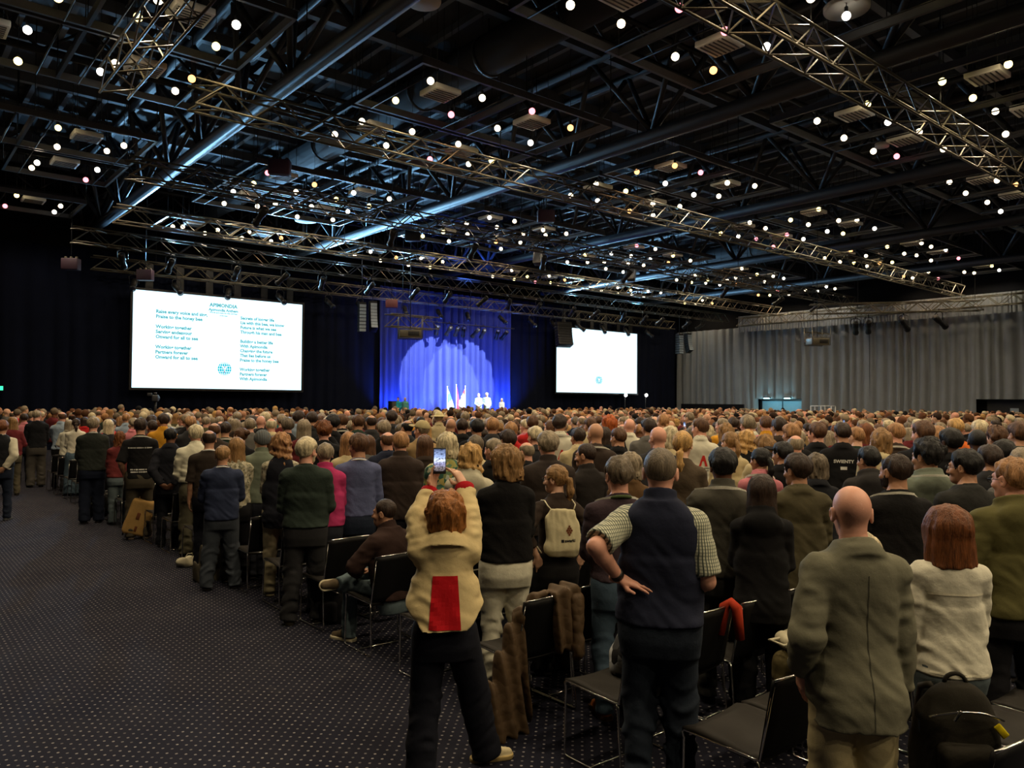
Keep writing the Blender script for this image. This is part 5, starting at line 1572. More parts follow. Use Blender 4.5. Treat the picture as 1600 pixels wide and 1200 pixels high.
person('sandy-grey-haired man in a dark brown jacket ahead of the raised phone', 626, 674, 7.9, 6, rel=2, hy=4, hair=('short', 'sandy'), skin='pink', bulk=1.14, fine=F2, top=('jacket', srgb(52, 42, 38), dict(collar='stand', thick=.03, straight=1.05, hem=.84)))
navy = person('short fair-haired person in a navy sweater and grey jeans at the row end', 348, 696, 8.6, None, rel=0, hy=-4, hair=('short', 'dblond'), skin='tan', arms=('cross', 'cross'), fine=1.15, feet=((-.16, 0), (.16, .02)),
    top=('sweater', srgb(44, 52, 76), dict(hem=.86, collar='round', thick=.026, straight=1.06, sr=1.12)), legs=(srgb(66, 72, 80), dict(r=(.115, .092, .082), wrinkle=1.4)), legmat='denim', extra=('collar',))
person('woman with very long wavy brown-blond hair in a dark dress', 440, 675, 8.3, 7, rel=0, hy=4, sex='f', hair=('wavy', 'sandy'), fine=F2, top=[('blouse', srgb(180, 176, 150), dict(mat='leafy', thick=.016)), ('pinafore', srgb(24, 26, 34), dict(sleeve=0, hem=.70, thick=.024, straight=.95))], legs=(srgb(160, 150, 120), {}), shoes=('shoe', srgb(150, 140, 110)))
person('woman in a magenta jacket with short grey-blond hair', 508, 692, 8.2, 7, rel=4, hy=6, sex='f', hair=('short', 'grey'), fine=F2, top=('jacket', srgb(176, 52, 100), dict(collar='stand', thick=.03, straight=1.02)))
person('woman in a red patterned blouse with brown hair', 424, 681, 9.0, 8, rel=6, hy=10, sex='f', hair=('long', 'brown'), fine=F2, top=('patterned_blouse', srgb(160, 40, 70), dict(mat='floral_red', thick=.02, straight=.9)))
person('person in a grey knitted cap and grey-green jacket', 410, 672, 9.6, 9, rel=4, hy=8, hair=('short', 'pepper'), hat=('beanie', srgb(92, 96, 98)), fine=F2, top=('jacket', srgb(106, 114, 98), dict(collar='stand', thick=.026, straight=1.0)))
person('woman with long straight blond hair in a beige patterned top', 370, 683, 9.4, 9, rel=0, hy=0, sex='f', hair=('long', 'dblond'), fine=F2, top=('patterned_top', srgb(170, 150, 110), dict(mat='leafy', thick=.018)), legs=(srgb(24, 24, 28), {}))
person('balding man in a dark brown polo shirt with white collar', 327, 672, 9.8, 9, rel=0, hy=2, hair=('ring', 'dbrown'), skin='tan', arms=('down', 'front'), fine=F2, top=('polo_shirt', srgb(48, 40, 34), dict(sleeve=.5, collar='none', thick=.020, straight=.98)), legs=(srgb(24, 26, 36), {}), extra=('collar',))
white27 = person('white-haired man in a white shirt and khaki trousers at the row end', 306, 663, 10.4, 10, rel=6, hy=4, hair=('full', 'white'), skin='pink', arms=('front', 'front'), fine=F2, top=('shirt', srgb(214, 210, 186), dict(collar='shirt', thick=.026, straight=1.05, sr=1.15, wrinkle=1.5, hem=1.0)), legs=(srgb(96, 92, 74), dict(r=(.108, .09, .085), wrinkle=1.3)))
suit28 = person('dark-haired man in a black suit, hands clasped behind his back', 267, 668, 11.0, 11, rel=-10, hy=0, hair=('short', 'black'), skin='brown', arms=('behind', 'behind'), fine=F2, top=('suit_jacket', srgb(26, 27, 34), dict(collar='blazer', hem=.78, thick=.022, straight=.98)), legs=(srgb(24, 26, 32), {}), shoes=('shoe', srgb(20, 18, 18)))
tee29 = person('man in a black T-shirt with pale printed lines on the back', 220, 653, 11.8, 12, rel=-2, hy=6, hair=('short', 'dbrown'), skin='tan', arms=('pocket', 'front'), fine=F2, top=('t_shirt', srgb(18, 18, 20), dict(sleeve=.5, collar='round', thick=.018, straight=.98, hem=.88)), legs=(srgb(74, 68, 56), dict(r=(.106, .08, .07))), shoes=('shoe', srgb(90, 80, 70)), extra=('lanyard',))
rg_ = random.Random(2)
mb = []
for z_, x0, x1, hgt in ((1.335, -.155, .155, .018), (1.02, -.12, .10, .020), (.985, -.115, .105, .022)):   # unreadable rows of print
    x = x0
    while x < x1:
        w_ = rg_.uniform(.008, .018); V, Fs = grid(w_, hgt * rg_.uniform(.6, 1), 1, 1)
        mb.append(([(v[0] + x + w_ / 2, v[1] + z_) for v in V], Fs)); x += w_ + rg_.choice((.004, .004, .012))
Va = []; Fa = []
for V, Fs in mb: Fa += [tuple(i + len(Va) for i in f) for f in Fs]; Va += V
on_back(tee29, 't_shirt', Va, Fa, 'print', M['print_white'], 0, 0)
person('woman in a maroon sweater and blue-grey jeans at the row end', 187, 674, 13.0, None, rel=10, hy=8, sex='f', hair=('bobcurly', 'auburn'), arms=('front', 'front'), fine=1.5, bulk=1.12, top=('sweater', srgb(104, 44, 44), dict(thick=.024, straight=1.02)), topmat='knit', legs=(srgb(96, 108, 112), dict(r=(.11, .08, .07))), legmat='denim')
person('broad man in a dark green sweater and navy trousers at the row end', 146, 651, 13.1, None, rel=0, hy=-4, hair=('full', 'grey'), skin='pink', bulk=1.12, arms=('front', 'front'), fine=1.5, top=('sweater', srgb(40, 44, 40), dict(thick=.026, straight=1.02, hem=.88)), topmat='knit', legs=(srgb(24, 30, 46), dict(r=(.112, .09, .085))), extra=('collar',))
person('woman with a white-blond bob beside the broad green sweater', 169, 655, 15.2, None, rel=6, hy=24, sex='f', hair=('bob', 'white'), fine=1.5, top=('jacket', srgb(40, 40, 44), dict(collar='stand')))
person('woman in a white blouse with a long dark plait, blue skirt', 119, 654, 16.8, None, rel=0, hy=0, sex='f', hair=('ponytail', 'dbrown'), arms=('front', 'front'), fine=1.6, top=('blouse', srgb(206, 200, 180), dict(thick=.02, straight=.9, hem=.96)), legs=(srgb(70, 88, 100), dict(r=(.125, .12, .13))), legmat='denim')
person('old man in a black pullover and grey trousers at the far row end', 58, 641, 18.3, None, rel=6, hy=-30, hair=('receding', 'grey'), skin='pink', arms=('front', 'front'), fine=1.6, top=('pullover', srgb(20, 21, 24), dict(thick=.022, straight=1.0)), topmat='knit', legs=(srgb(72, 68, 62), dict(r=(.11, .095, .09))))
person('man in a dark waistcoat over white sleeves, hands clasped behind, alone in the aisle', 4, 656, 13.3, None, rel=-10, hy=0, hair=('full', 'auburn'), skin='tan', arms=('behind', 'behind'), fine=1.5, top=[('shirt', srgb(196, 190, 168), dict(thick=.018, sr=1.1)), ('waistcoat', srgb(30, 32, 36), dict(sleeve=0, thick=.028, straight=1.0, hem=.94))], legs=(srgb(28, 36, 52), {}), legmat='denim', shoes=('shoe', srgb(70, 72, 74)))
# the two who stay seated
CHs = CHAIRS[(5, 0)].location
seated = person('seated man in a dark brown jacket, one ankle over his knee', 610, 788, 6.5, None, sit='crossed', lean=9, hy=20, hair=('crew', 'dbrown'), skin='tan', arms=('lap', 'lap'), fine=1.1, place=((3.46, 5.80), .94), yaw=R(14),
    top=('jacket', srgb(54, 38, 34), dict(collar='stand', hem=.86, thick=.032, straight=1.05)), legs=(srgb(96, 112, 118), dict(r=(.098, .072, .066))), legmat='denim', shoes=('shoe', srgb(92, 80, 62), srgb(206, 196, 166)))
lapman = person('person in khaki trousers seated holding a white bag in the lap, mostly hidden', 1290, 1000, 4.6, None, sit='plain', lean=2, hair=('short', 'white'), skin='pink', arms=('lap', 'lap'), fine=1.2, place=((4.50, 2.22), 1.0), yaw=R(4),
    top=('pale_jacket', srgb(150, 140, 110), dict(collar='round', hem=.88, thick=.026)), legs=(srgb(104, 94, 62), dict(r=(.100, .074, .068))), shoes=('shoe', srgb(90, 80, 60)))
NAMED[-1] = NAMED[-1][:2] + (9999, 9999, 1); NAMED[-2] = NAMED[-2][:2] + (610, 790, 6.5)
# ------------------------------------------------------------------ the standing audience: a few builds, copied
TPL = {}
def template(key, sex, arms, hy, fine=1.0, **fk):
    fig = Fig(sex, arms, hy, 0, seed=len(TPL) * 7.3, **fk)
    d = dict(fig=fig, sex=sex)
    V, Q = fig.body_mesh(.017, .0085, .0085); d['body'] = np_mesh('body', V, Q); d['body'].materials.append(M['skin'])
    for nm, o in (('sweater', dict(thick=.022, straight=.98, collar='round', hem=.90)), ('jacket', dict(thick=.028, straight=1.02, collar='blazer', hem=.80)), ('shirt', dict(thick=.018, straight=.95, collar='shirt', hem=.90, sleeve=.5 if hy % 2 else 1.0))):
        V, Q = fig.top_mesh(.0135, **o); d[nm] = np_mesh(nm, V, Q); d[nm].materials.append(M['fabric'])
    V, Q = fig.legs_mesh(.015); d['trousers'] = np_mesh('trousers', V, Q); d['trousers'].materials.append(M['fabric'])
    d['lanyard'] = ring_mesh(fig, d['jacket']); d['lanyard'].materials.append(M['fabric'])
    TPL[key] = d
for a in (('man_a', 'm', ('front', 'front'), 0), ('man_b', 'm', ('front', 'front'), 27), ('man_c', 'm', ('behind', 'behind'), 8), ('man_d', 'm', ('down', 'down'), -12), ('man_e', 'm', ('pocket', 'front'), 16), ('man_f', 'm', ('cross', 'cross'), 42),
          ('man_g', 'm', ('front', 'phone1'), 5), ('wom_a', 'f', ('front', 'front'), 0), ('wom_b', 'f', ('belly', 'belly'), 25), ('wom_c', 'f', ('down', 'down'), -15), ('wom_d', 'f', ('front', 'front'), 41), ('wom_e', 'f', ('phone', 'phone'), 0)):
    template(*a)
for k_, f_ in (('man_a', 1.16), ('man_e', 1.16)):
    template(k_ + '_stout', 'm', ('front', 'front'), 6 if k_ == 'man_a' else -8, bulk=1.14, belly=.04)
def hname(hair, hat):
    if hat: return {'cap': 'capped', 'beanie': 'knit-capped', 'sunhat': 'sun-hatted'}[hat]
    if hair is None: return 'bald'
    st, c = hair
    cn = dict(grey='grey', white='white', blond='blond', dblond='fair', brown='brown', dbrown='dark brown', black='black', auburn='auburn', ginger='ginger', sandy='sandy', pepper='grizzled')[c]
    return {'receding': 'thinning %s', 'ring': 'balding %s', 'long': 'long %s', 'wavy': 'long wavy %s', 'bob': '%s bobbed', 'ponytail': '%s ponytailed', 'lowpony': '%s ponytailed', 'bun': '%s bun', 'curly': 'curly %s', 'bobcurly': 'curly %s', 'shaggy': 'shaggy %s', 'crew': 'cropped %s', 'buzz': 'shaven %s'}.get(st, 'short %s') % cn + '-haired'
CLOTH = [('black', srgb(20, 20, 22), 16), ('charcoal', srgb(44, 44, 46), 12), ('navy', srgb(30, 35, 52), 12), ('dark brown', srgb(54, 44, 38), 9), ('grey', srgb(98, 96, 92), 8), ('olive', srgb(78, 76, 52), 6), ('dark green', srgb(36, 52, 42), 4), ('white', srgb(208, 204, 184), 8), ('cream', srgb(196, 180, 140), 5),
         ('pale blue', srgb(140, 156, 172), 5), ('maroon', srgb(98, 36, 40), 4), ('red', srgb(178, 34, 34), 2), ('mustard', srgb(196, 140, 40), 2), ('orange', srgb(206, 104, 44), 1.5), ('teal', srgb(40, 106, 104), 2), ('pink', srgb(196, 120, 128), 1.5), ('tan', srgb(152, 126, 88), 4)]
CDICT = {c[0]: c[1] for c in CLOTH}
COUNT = {}
PEOPLE = []            # dicts waiting for labels
rp = random.Random(11)
def zone(px):
    for x, n in ((100, 'by the far aisle'), (205, 'below the drape before the verses'), (300, 'below the first verses'), (390, 'below the hymn emblem'), (475, 'below the second verses'), (590, 'before the blue curtain'),
                 (690, 'below the blue curtain'), (740, 'below the flags'), (800, 'below the stage speakers'), (870, 'past the blue curtain'), (935, 'below the emblem screen'), (1000, 'past the emblem screen'),
                 (1060, 'below the drape corner'), (1180, 'before the bluish curtain corner'), (1250, 'before the lit double door'), (1310, 'before the white rack'), (1420, 'past the white rack'), (1525, 'by the dark doorway'), (9999, 'before the dark doorway')):
        if px < x: return n
def place_person(x, y, h, tpl, hair, skin, kind, col, legcol, yaw, hat=None, hatcol=None, lany=False, label=None, z0=0.0, group='audience members standing in the rows', bodyscale=1.0):
    d = TPL[tpl]; fig = d['fig']; Hk = HK[d['sex']]
    sc = h / (float(fig.Ht[2]) + .12 * Hk)
    root = link('person', d['body'], None, None, SKIN[skin])
    root.location = (x, y, z0); root.rotation_euler = (0, 0, yaw); root.scale = (sc * bodyscale, sc * bodyscale, sc)
    if hair:
        o = link('hair', hair_mesh(hair[0], .0085, hash_seed(x, y)), root, None, HAIR[hair[1]]); o.matrix_local = fig.Hm @ Matrix.Scale(Hk, 4)
    if hat:
        o = link(hat, hat_mesh(hat), root, None, hatcol or srgb(160, 150, 110)); o.matrix_local = fig.Hm @ Matrix.Scale(Hk, 4)
    g = link(kind, d[kind], root, None, CDICT.get(col, col) if isinstance(col, str) else col)
    link('trousers', d['trousers'], root, None, legcol)
    for sd, H, K, An in fig.legs:
        o = link('shoe', shoe('shoe', .012), root, None, srgb(34, 30, 28)); o.location = (float(An[0]), float(An[1]) + .03, 0); o.rotation_euler = (0, 0, R(-8 * sd))
    if lany: link('lanyard', d['lanyard'], root, None, srgb(206, 204, 190))
    tag(root, label, 'person', group)
    px, py, dd = proj((x, y, z0 + h))
    if label is None: PEOPLE.append(dict(root=root, px=px, py=py, d=dd, desc='%s %s in %s %s' % (hname(hair, hat), 'man' if d['sex'] == 'm' else 'woman', col if isinstance(col, str) else 'dark', kind + (' and lanyard' if lany else '')), zone=zone(px)))
    return root, g, dict(root=root, fig=fig, parts={kind: g}, M=Matrix.Translation((x, y, z0)) @ Matrix.Rotation(yaw, 4, 'Z') @ Matrix.Scale(sc, 4), sc=sc)
def hash_seed(x, y): return float(int(x * 7 + y * 13) % 3)
LEGC = [srgb(28, 30, 38), srgb(34, 38, 50), srgb(44, 44, 46), srgb(60, 70, 84), srgb(84, 78, 62), srgb(24, 24, 26)]
def face_yaw(x, y):
    tx, ty = rp.choice(((24, 36), (24, 36), (13, 36)))
    return -math.atan2(tx - x, ty - y) + R(rp.gauss(0, 8))

# distinct people of the middle rows: head top in the photo, distance, look
MID = [
 (255, 646, 13.2, 'man_b', ('short', 'dbrown'), 'tan', 'shirt', 'mustard', 0), (292, 647, 15.0, 'man_a', ('short', 'grey'), 'pink', 'jacket', 'black', 0), (298, 650, 13.4, 'man_a', ('short', 'sandy'), 'pink', 'jacket', 'charcoal', 0),
 (132, 652, 19.0, 'wom_b', ('bob', 'dbrown'), 'fair', 'jacket', 'red', 0), (20, 652, 16.5, 'wom_b', ('bob', 'dblond'), 'fair', 'sweater', 'maroon', 0), (38, 646, 19.0, 'man_a', ('short', 'dbrown'), 'tan', 'shirt', 'pink', 0),
 (335, 660, 11.6, 'man_a_stout', ('ring', 'brown'), 'tan', 'jacket', 'dark brown', 0), (352, 659, 11.4, 'man_a', ('short', 'dbrown'), 'tan', 'sweater', 'dark green', 1), (376, 668, 11.2, 'wom_d', ('bun', 'brown'), 'fair', 'sweater', 'black', 0), (391, 654, 13.5, 'man_a', ('full', 'grey'), 'pink', 'sweater', 'grey', 0),
 (408, 649, 13.4, 'man_d', None, 'pink', 'jacket', 'black', 0), (424, 653, 13.0, 'man_a', ('ring', 'white'), 'pink', 'jacket', 'cream', 0), (449, 653, 12.6, 'man_e', ('full', 'pepper'), 'pink', 'jacket', 'black', 0), (475, 656, 11.2, 'wom_a', ('long', 'grey'), 'fair', 'sweater', 'maroon', 0),
 (488, 643, 13.0, 'man_a', ('short', 'dbrown'), 'tan', 'jacket', 'charcoal', 0), (506, 659, 10.4, 'man_g', ('curly', 'auburn'), 'pink', 'sweater', 'black', 0), (520, 648, 12.0, 'man_a', ('full', 'black'), 'tan', 'jacket', 'black', 0), (534, 647, 12.6, 'wom_d', ('short', 'brown'), 'fair', 'jacket', 'black', 1),
 (559, 648, 12.4, 'man_b', ('short', 'brown'), 'tan', 'jacket', 'dark green', 0), (580, 648, 12.2, 'man_c', ('ring', 'dbrown'), 'tan', 'jacket', 'charcoal', 0), (545, 676, 8.9, 'wom_a', ('bob', 'sandy'), 'fair', 'sweater', 'cream', 0), (600, 657, 10.8, 'man_a', ('full', 'grey'), 'pink', 'jacket', 'black', 0), (606, 674, 9.2, 'man_a_stout', ('ring', 'brown'), 'pink', 'jacket', 'navy', 0),
 (612, 641, 14.0, 'man_a', ('full', 'dbrown'), 'tan', 'jacket', 'charcoal', 0), (636, 656, 11.6, 'man_b', ('ring', 'black'), 'tan', 'jacket', 'charcoal', 0), (659, 657, 10.6, 'man_f', ('short', 'grey'), 'pink', 'jacket', 'tan', 2), (664, 681, 8.4, 'wom_a', ('long', 'brown'), 'fair', 'jacket', 'dark brown', 0),
 (686, 643, 16.0, 'wom_a', ('short', 'white'), 'fair', 'shirt', 'cream', 3), (705, 653, 12.8, 'man_a', None, 'tan', 'jacket', 'black', 0), (722, 654, 12.6, 'man_a', ('short', 'dbrown'), 'tan', 'jacket', 'black', 0), (745, 655, 11.2, 'man_e', ('full', 'black'), 'tan', 'jacket', 'black', 0), (743, 681, 8.4, 'man_a', ('full', 'pepper'), 'pink', 'shirt', 'cream', 0),
 (771, 685, 7.9, 'wom_d', ('short', 'grey'), 'pink', 'jacket', 'black', 0), (769, 653, 11.6, 'man_c', ('full', 'sandy'), 'tan', 'jacket', 'charcoal', 0), (798, 659, 10.4, 'man_a', ('short', 'sandy'), 'pink', 'jacket', 'red', 0), (793, 672, 9.4, 'man_b', ('full', 'dbrown'), 'tan', 'sweater', 'maroon', 0),
 (822, 690, 7.8, 'man_f', ('ring', 'grey'), 'pink', 'jacket', 'black', 0), (836, 667, 9.4, 'man_b', ('full', 'white'), 'pink', 'jacket', 'charcoal', 0), (832, 650, 12.6, 'man_a', ('full', 'brown'), 'tan', 'sweater', 'red', 0), (875, 646, 10.6, 'man_d', ('full', 'dbrown'), 'tan', 'shirt', 'white', 1), (903, 668, 9.6, 'man_b', ('short', 'dbrown'), 'tan', 'shirt', 'cream', 0),
 (930, 660, 9.6, 'man_b', None, 'tan', 'jacket', 'dark brown', 1), (952, 649, 12.2, 'wom_b', ('bobcurly', 'ginger'), 'fair', 'jacket', 'black', 0), (966, 668, 9.2, 'man_f', ('short', 'brown'), 'tan', 'jacket', 'black', 0), (945, 668, 9.6, 'wom_c', ('long', 'dbrown'), 'fair', 'jacket', 'black', 0), (984, 653, 11.4, 'man_a', None, 'pink', 'shirt', 'white', 0), (922, 652, 12.0, 'man_b', ('receding', 'brown'), 'tan', 'shirt', 'cream', 0),
 (1013, 654, 11.6, 'man_b', ('full', 'dbrown'), 'tan', 'jacket', 'grey', 0), (1028, 665, 8.9, 'man_b', None, 'pink', 'jacket', 'charcoal', 0), (1046, 667, 8.4, 'wom_d', ('shaggy', 'white'), 'fair', 'sweater', 'cream', 0), (1036, 645, 12.6, 'wom_b', ('lowpony', 'sandy'), 'fair', 'jacket', 'tan', 0), (1094, 653, 10.2, 'man_f', ('short', 'brown'), 'pink', 'shirt', 'white', 0),
 (1140, 674, 8.9, 'wom_d', ('ponytail', 'dblond'), 'fair', 'jacket', 'cream', 1), (1166, 673, 9.0, 'wom_d', ('wavy', 'blond'), 'fair', 'sweater', 'black', 0), (1195, 682, 8.4, 'wom_b', ('curly', 'dblond'), 'fair', 'jacket', 'cream', 0), (1188, 699, 7.2, 'wom_d', ('ponytail', 'black'), 'tan', 'shirt', 'pink', 1), (1134, 662, 10.4, 'wom_b', ('bobcurly', 'dblond'), 'fair', 'jacket', 'charcoal', 0),
 (1167, 649, 11.6, 'man_b', ('full', 'grey'), 'pink', 'jacket', 'tan', 0), (1197, 650, 11.8, 'man_a', ('short', 'brown'), 'pink', 'shirt', 'mustard', 0), (1217, 648, 10.4, 'man_b', ('receding', 'dbrown'), 'tan', 'jacket', 'dark brown', 0), (1222, 691, 7.4, 'man_f', ('full', 'black'), 'tan', 'jacket', 'black', 2), (1243, 679, 8.2, 'man_c', ('ring', 'grey'), 'pink', 'jacket', 'charcoal', 1),
 (1236, 662, 9.6, 'man_b', ('full', 'sandy'), 'tan', 'jacket', 'black', 0), (1276, 661, 9.4, 'man_f', ('full', 'brown'), 'pink', 'jacket', 'black', 5), (1316, 660, 9.4, 'man_e', ('short', 'dbrown'), 'tan', 'jacket', 'black', 5), (1337, 667, 9.2, 'man_f', ('short', 'sandy'), 'fair', 'sweater', 'dark green', 0), (1353, 662, 9.6, 'wom_c', ('long', 'auburn'), 'fair', 'sweater', 'maroon', 0),
 (1441, 658, 8.4, 'man_f', ('full', 'brown'), 'pink', 'jacket', 'black', 0), (1398, 660, 9.2, 'man_f', ('receding', 'sandy'), 'pink', 'jacket', 'dark brown', 1), (1375, 672, 8.6, 'wom_d', ('shaggy', 'dblond'), 'fair', 'jacket', 'cream', 0), (1464, 667, 8.8, 'wom_d', ('long', 'sandy'), 'fair', 'jacket', 'brown', 0),
 (1492, 652, 10.6, 'man_f', ('short', 'blond'), 'pink', 'sweater', 'orange', 0), (1484, 670, 8.2, 'man_f', ('full', 'black'), 'dark', 'jacket', 'black', 0), (1527, 670, 8.2, 'man_a', ('buzz', 'black'), 'dark', 'jacket', 'charcoal', 0), (1530, 657, 10.2, 'man_b', ('full', 'white'), 'pink', 'shirt', 'pale blue', 0), (1545, 696, 6.9, 'man_f', ('full', 'dbrown'), 'tan', 'jacket', 'charcoal', 0),
 (1568, 688, 7.4, 'man_b', ('full', 'black'), 'tan', 'jacket', 'black', 0), (1592, 651, 8.4, 'man_b', ('full', 'brown'), 'tan', 'sweater', 'dark green', 0), (1556, 668, 9.2, 'wom_d', ('curly', 'brown'), 'fair', 'jacket', 'black', 0), (1597, 700, 5.9, 'man_f', ('short', 'grey'), 'pink', 'jacket', 'grey', 0),
]
CDICT['brown'] = srgb(84, 64, 46)
PHONES = []
for m in MID:
    px, py, d, tp, hr, sk, kd, cl, ex = m
    p = at_d(px, py, d)
    y = ROW0 + STAND + PITCH * round((p[1] - ROW0 - STAND) / PITCH)
    if px > 1100: y = p[1]
    v = ray(px, py); p0_ = CAM_P + v * (y / v[1]); d0 = y / v[1]
    for dd_ in (0, .45, .8, -.45, 1.2, 1.6, -.8, 2.0):      # step along the line of sight until nobody is too close
        p = CAM_P + v * (d0 + dd_); y = p[1]
        if all((a_[0] - p[0]) ** 2 + (a_[1] - p[1]) ** 2 > .46 ** 2 for a_ in NAMED): break
    h = min(max(p[2], 1.50), 1.92)
    yw = -bearing(px) + R(rp.uniform(0, 10))
    fig = TPL[tp]['fig']
    hat, hc = None, None
    if ex == 2: hat, hc = 'cap', (srgb(170, 156, 116) if cl == 'tan' else srgb(16, 16, 18))
    if ex == 3: hat, hc = 'sunhat', srgb(206, 196, 150)
    ok = True
    root, g, info = place_person(p[0], y, h, tp, hr, sk, kd, cl, rp.choice(LEGC), yw, hat, hc, ex == 1)
    NAMED.append((p[0], y, px, py, proj((p[0], y, h))[2]))
    if ex == 5:
        V, Fs = text_geo('SWIENTY', .05, 'CENTER'); on_back(info, kd, V, Fs, 'print', M['print_white'], 0, 1.31)
        V, Fs = grid(.07, .035, 2, 2); on_back(info, kd, V, Fs, 'print', M['print_white'], .0, 1.25, .003)
    if kd == 'shirt' and (px, py) in ((875, 646), (1094, 653)):
        Vx = [(-.05, -.06), (-.022, -.06), (-.008, .0), (.012, -.0), (.026, -.06), (.056, -.06), (.018, .07), (-.006, .07)]
        on_back(info, kd, Vx, [(0, 1, 2, 7), (2, 3, 6, 7), (3, 4, 5, 6)], 'print', M['print_red'], .02, 1.24)
        V, Fs = grid(.22, .012, 10, 1); on_back(info, kd, V, Fs, 'print', M['print_grey'], 0, 1.155)
        V, Fs = grid(.18, .012, 8, 1); on_back(info, kd, V, Fs, 'print', M['print_grey'], 0, 1.125)
    if tp == 'man_g' or tp == 'wom_e': PHONES.append((info, px, py))

# everyone else, row by row and seat by seat
rows_k = range(5, 36)
cands = []
for k in rows_k:
    for j in range(0, 82):
        x = AISLE + .27 + CW * j + rp.uniform(-.09, .09); y = row_front(k) + STAND + rp.uniform(-.10, .14)
        if y > 31.6 or x > 44.2 or math.hypot(x - 7.2, y - 27.6) < .9: continue
        if rp.random() < .06: continue
        wm = rp.random() < .36
        h = min(max(rp.gauss(1.655 if wm else 1.755, .06), 1.52), 1.90)
        px, py, d = proj((x, y, h))
        if not (-25 < px < 1640) or d < 6.0: continue
        bad = False
        hw = .27 * F / d
        for (nx, ny, npx, npy, nd) in NAMED:
            if (nx - x) ** 2 + (ny - y) ** 2 < .47 ** 2: bad = True; break
            # nobody new hides a face already placed: their heads must stay clear
            if nd > d and abs(npx - px) < hw * .9 + .12 * F / nd and py < npy + .20 * F / nd: bad = True; break
        if bad: continue
        cands.append((d, x, y, h, wm, px, py))
cands.sort()
N_IND = 300 - len(NAMED)
hair_m = [(('short', 'grey'), 14), (('full', 'grey'), 10), (('short', 'brown'), 12), (('full', 'dbrown'), 9), (('short', 'black'), 6), (('receding', 'grey'), 7), (('ring', 'grey'), 8), (('ring', 'brown'), 6), (None, 8), (('full', 'white'), 8), (('crew', 'sandy'), 7), (('short', 'pepper'), 8), (('curly', 'brown'), 3)]
hair_w = [(('bob', 'dblond'), 12), (('bob', 'grey'), 9), (('shaggy', 'white'), 9), (('long', 'blond'), 9), (('wavy', 'brown'), 7), (('ponytail', 'dblond'), 8), (('bob', 'brown'), 8), (('shaggy', 'sandy'), 8), (('bun', 'grey'), 4), (('long', 'dbrown'), 6), (('bobcurly', 'auburn'), 4), (('short', 'grey'), 8)]
def wpick(L): return rp.choices([a[0] for a in L], [a[-1] for a in L])[0]
men = ['man_a', 'man_b', 'man_c', 'man_d', 'man_e', 'man_f', 'man_a_stout', 'man_e_stout']; women = ['wom_a', 'wom_b', 'wom_c', 'wom_d']
for i, (d, x, y, h, wm, px, py) in enumerate(cands[:N_IND]):
    tp = rp.choice(women if wm else men)
    if rp.random() < .03: tp = 'wom_e' if wm else 'man_g'
    hr = wpick(hair_w if wm else hair_m)
    cl = rp.choices([c[0] for c in CLOTH], [c[2] for c in CLOTH])[0]
    kd = rp.choice(('sweater', 'jacket', 'jacket', 'shirt')) if cl not in ('white', 'cream', 'pale blue') else 'shirt'
    hat = 'cap' if rp.random() < .02 else None
    root, g, info = place_person(x, y, h, tp, hr, rp.choice(('fair', 'fair', 'pink', 'pink', 'tan', 'tan', 'brown') if px > 900 else ('fair', 'pink', 'tan')), kd, cl, rp.choice(LEGC), face_yaw(x, y), hat, None, rp.random() < .12)
    if tp in ('wom_e', 'man_g'): PHONES.append((info, px, py))
# labels: what they look like, then where, counted from the aisle side where two are alike
grp = {}
for p_ in PEOPLE: grp.setdefault((p_['desc'], p_['zone']), []).append(p_)
for (desc, zn), L_ in grp.items():
    L_.sort(key=lambda q: q['px'])
    for i, p_ in enumerate(L_):
        p_['root']['label'] = ('%s, %s' % (desc, zn)) if len(L_) == 1 else '%s, %s from the aisle, %s' % (desc, ORD[i], zn)

# phones in raised hands
for n_, (info, px, py) in enumerate(PHONES):
    a = info['fig'].arms
    hands = [info['M'] @ (Vector(q[3].tolist()) + q[4] * .11) for q in a if q[6] == 'grip']
    c = sum(hands, Vector()) / len(hands)
    fwd = (info['M'].to_3x3() @ Vector((0, 1, 0))).normalized()
    yw = math.atan2(-fwd.x, fwd.y)
    phone(c + fwd * .02 + Vector((0, 0, .03)), yw, -6, 'small lit phone held up by one of the audience, %s' % zone(px), len(hands) == 2, 'lit phones above the crowd')

# the rest of the audience: past three hundred people, one dense crowd
def far_template(key, hairst):
    d = TPL[key]; fig = d['fig']; Hk = HK[d['sex']]
    parts = []
    def head(P): return head_sdf(P)
    V, Q = nets(lambda P: smin(head_sdf(P), rc(P, (0, -.02, -.05), (0, -.03, -.14), .05, .055), .02), (-.11, -.13, -.17), (.11, .14, .13), .019)
    parts.append(((V * Hk) @ fig.Hr.T + fig.Ht, Q, 0))
    if hairst:
        f, lo, hi = hair_fn(hairst, 1.0); V, Q = nets(f, lo, hi, .019); parts.append(((V * Hk) @ fig.Hr.T + fig.Ht, Q, 1))
    V, Q = fig.top_mesh(.034, thick=.026, straight=1.0, collar='round', hem=.86); parts.append((V, Q, 2))
    V, Q = fig.legs_mesh(.045); parts.append((V, Q, 3))
    V, Q = nets(fig.body_fn(), (-.42, -.35, .75), (.42, .4, 1.2), .030)
    return parts, float(fig.Ht[2]) + .12 * Hk
FART = {'m': [far_template('man_a', 'short'), far_template('man_b', 'full'), far_template('man_d', None), far_template('man_f', 'ring'), far_template('man_b', 'short')], 'w': [far_template('wom_a', 'bob'), far_template('wom_b', 'shaggy'), far_template('wom_d', 'long'), far_template('wom_c', 'bob')]}
Vs, Qs, Cs = [], [], []; nv = 0
hc_m = [(HAIR[k], w_) for k, w_ in (('grey', 24), ('brown', 20), ('dbrown', 14), ('black', 8), ('white', 12), ('sandy', 12), ('pepper', 12))]
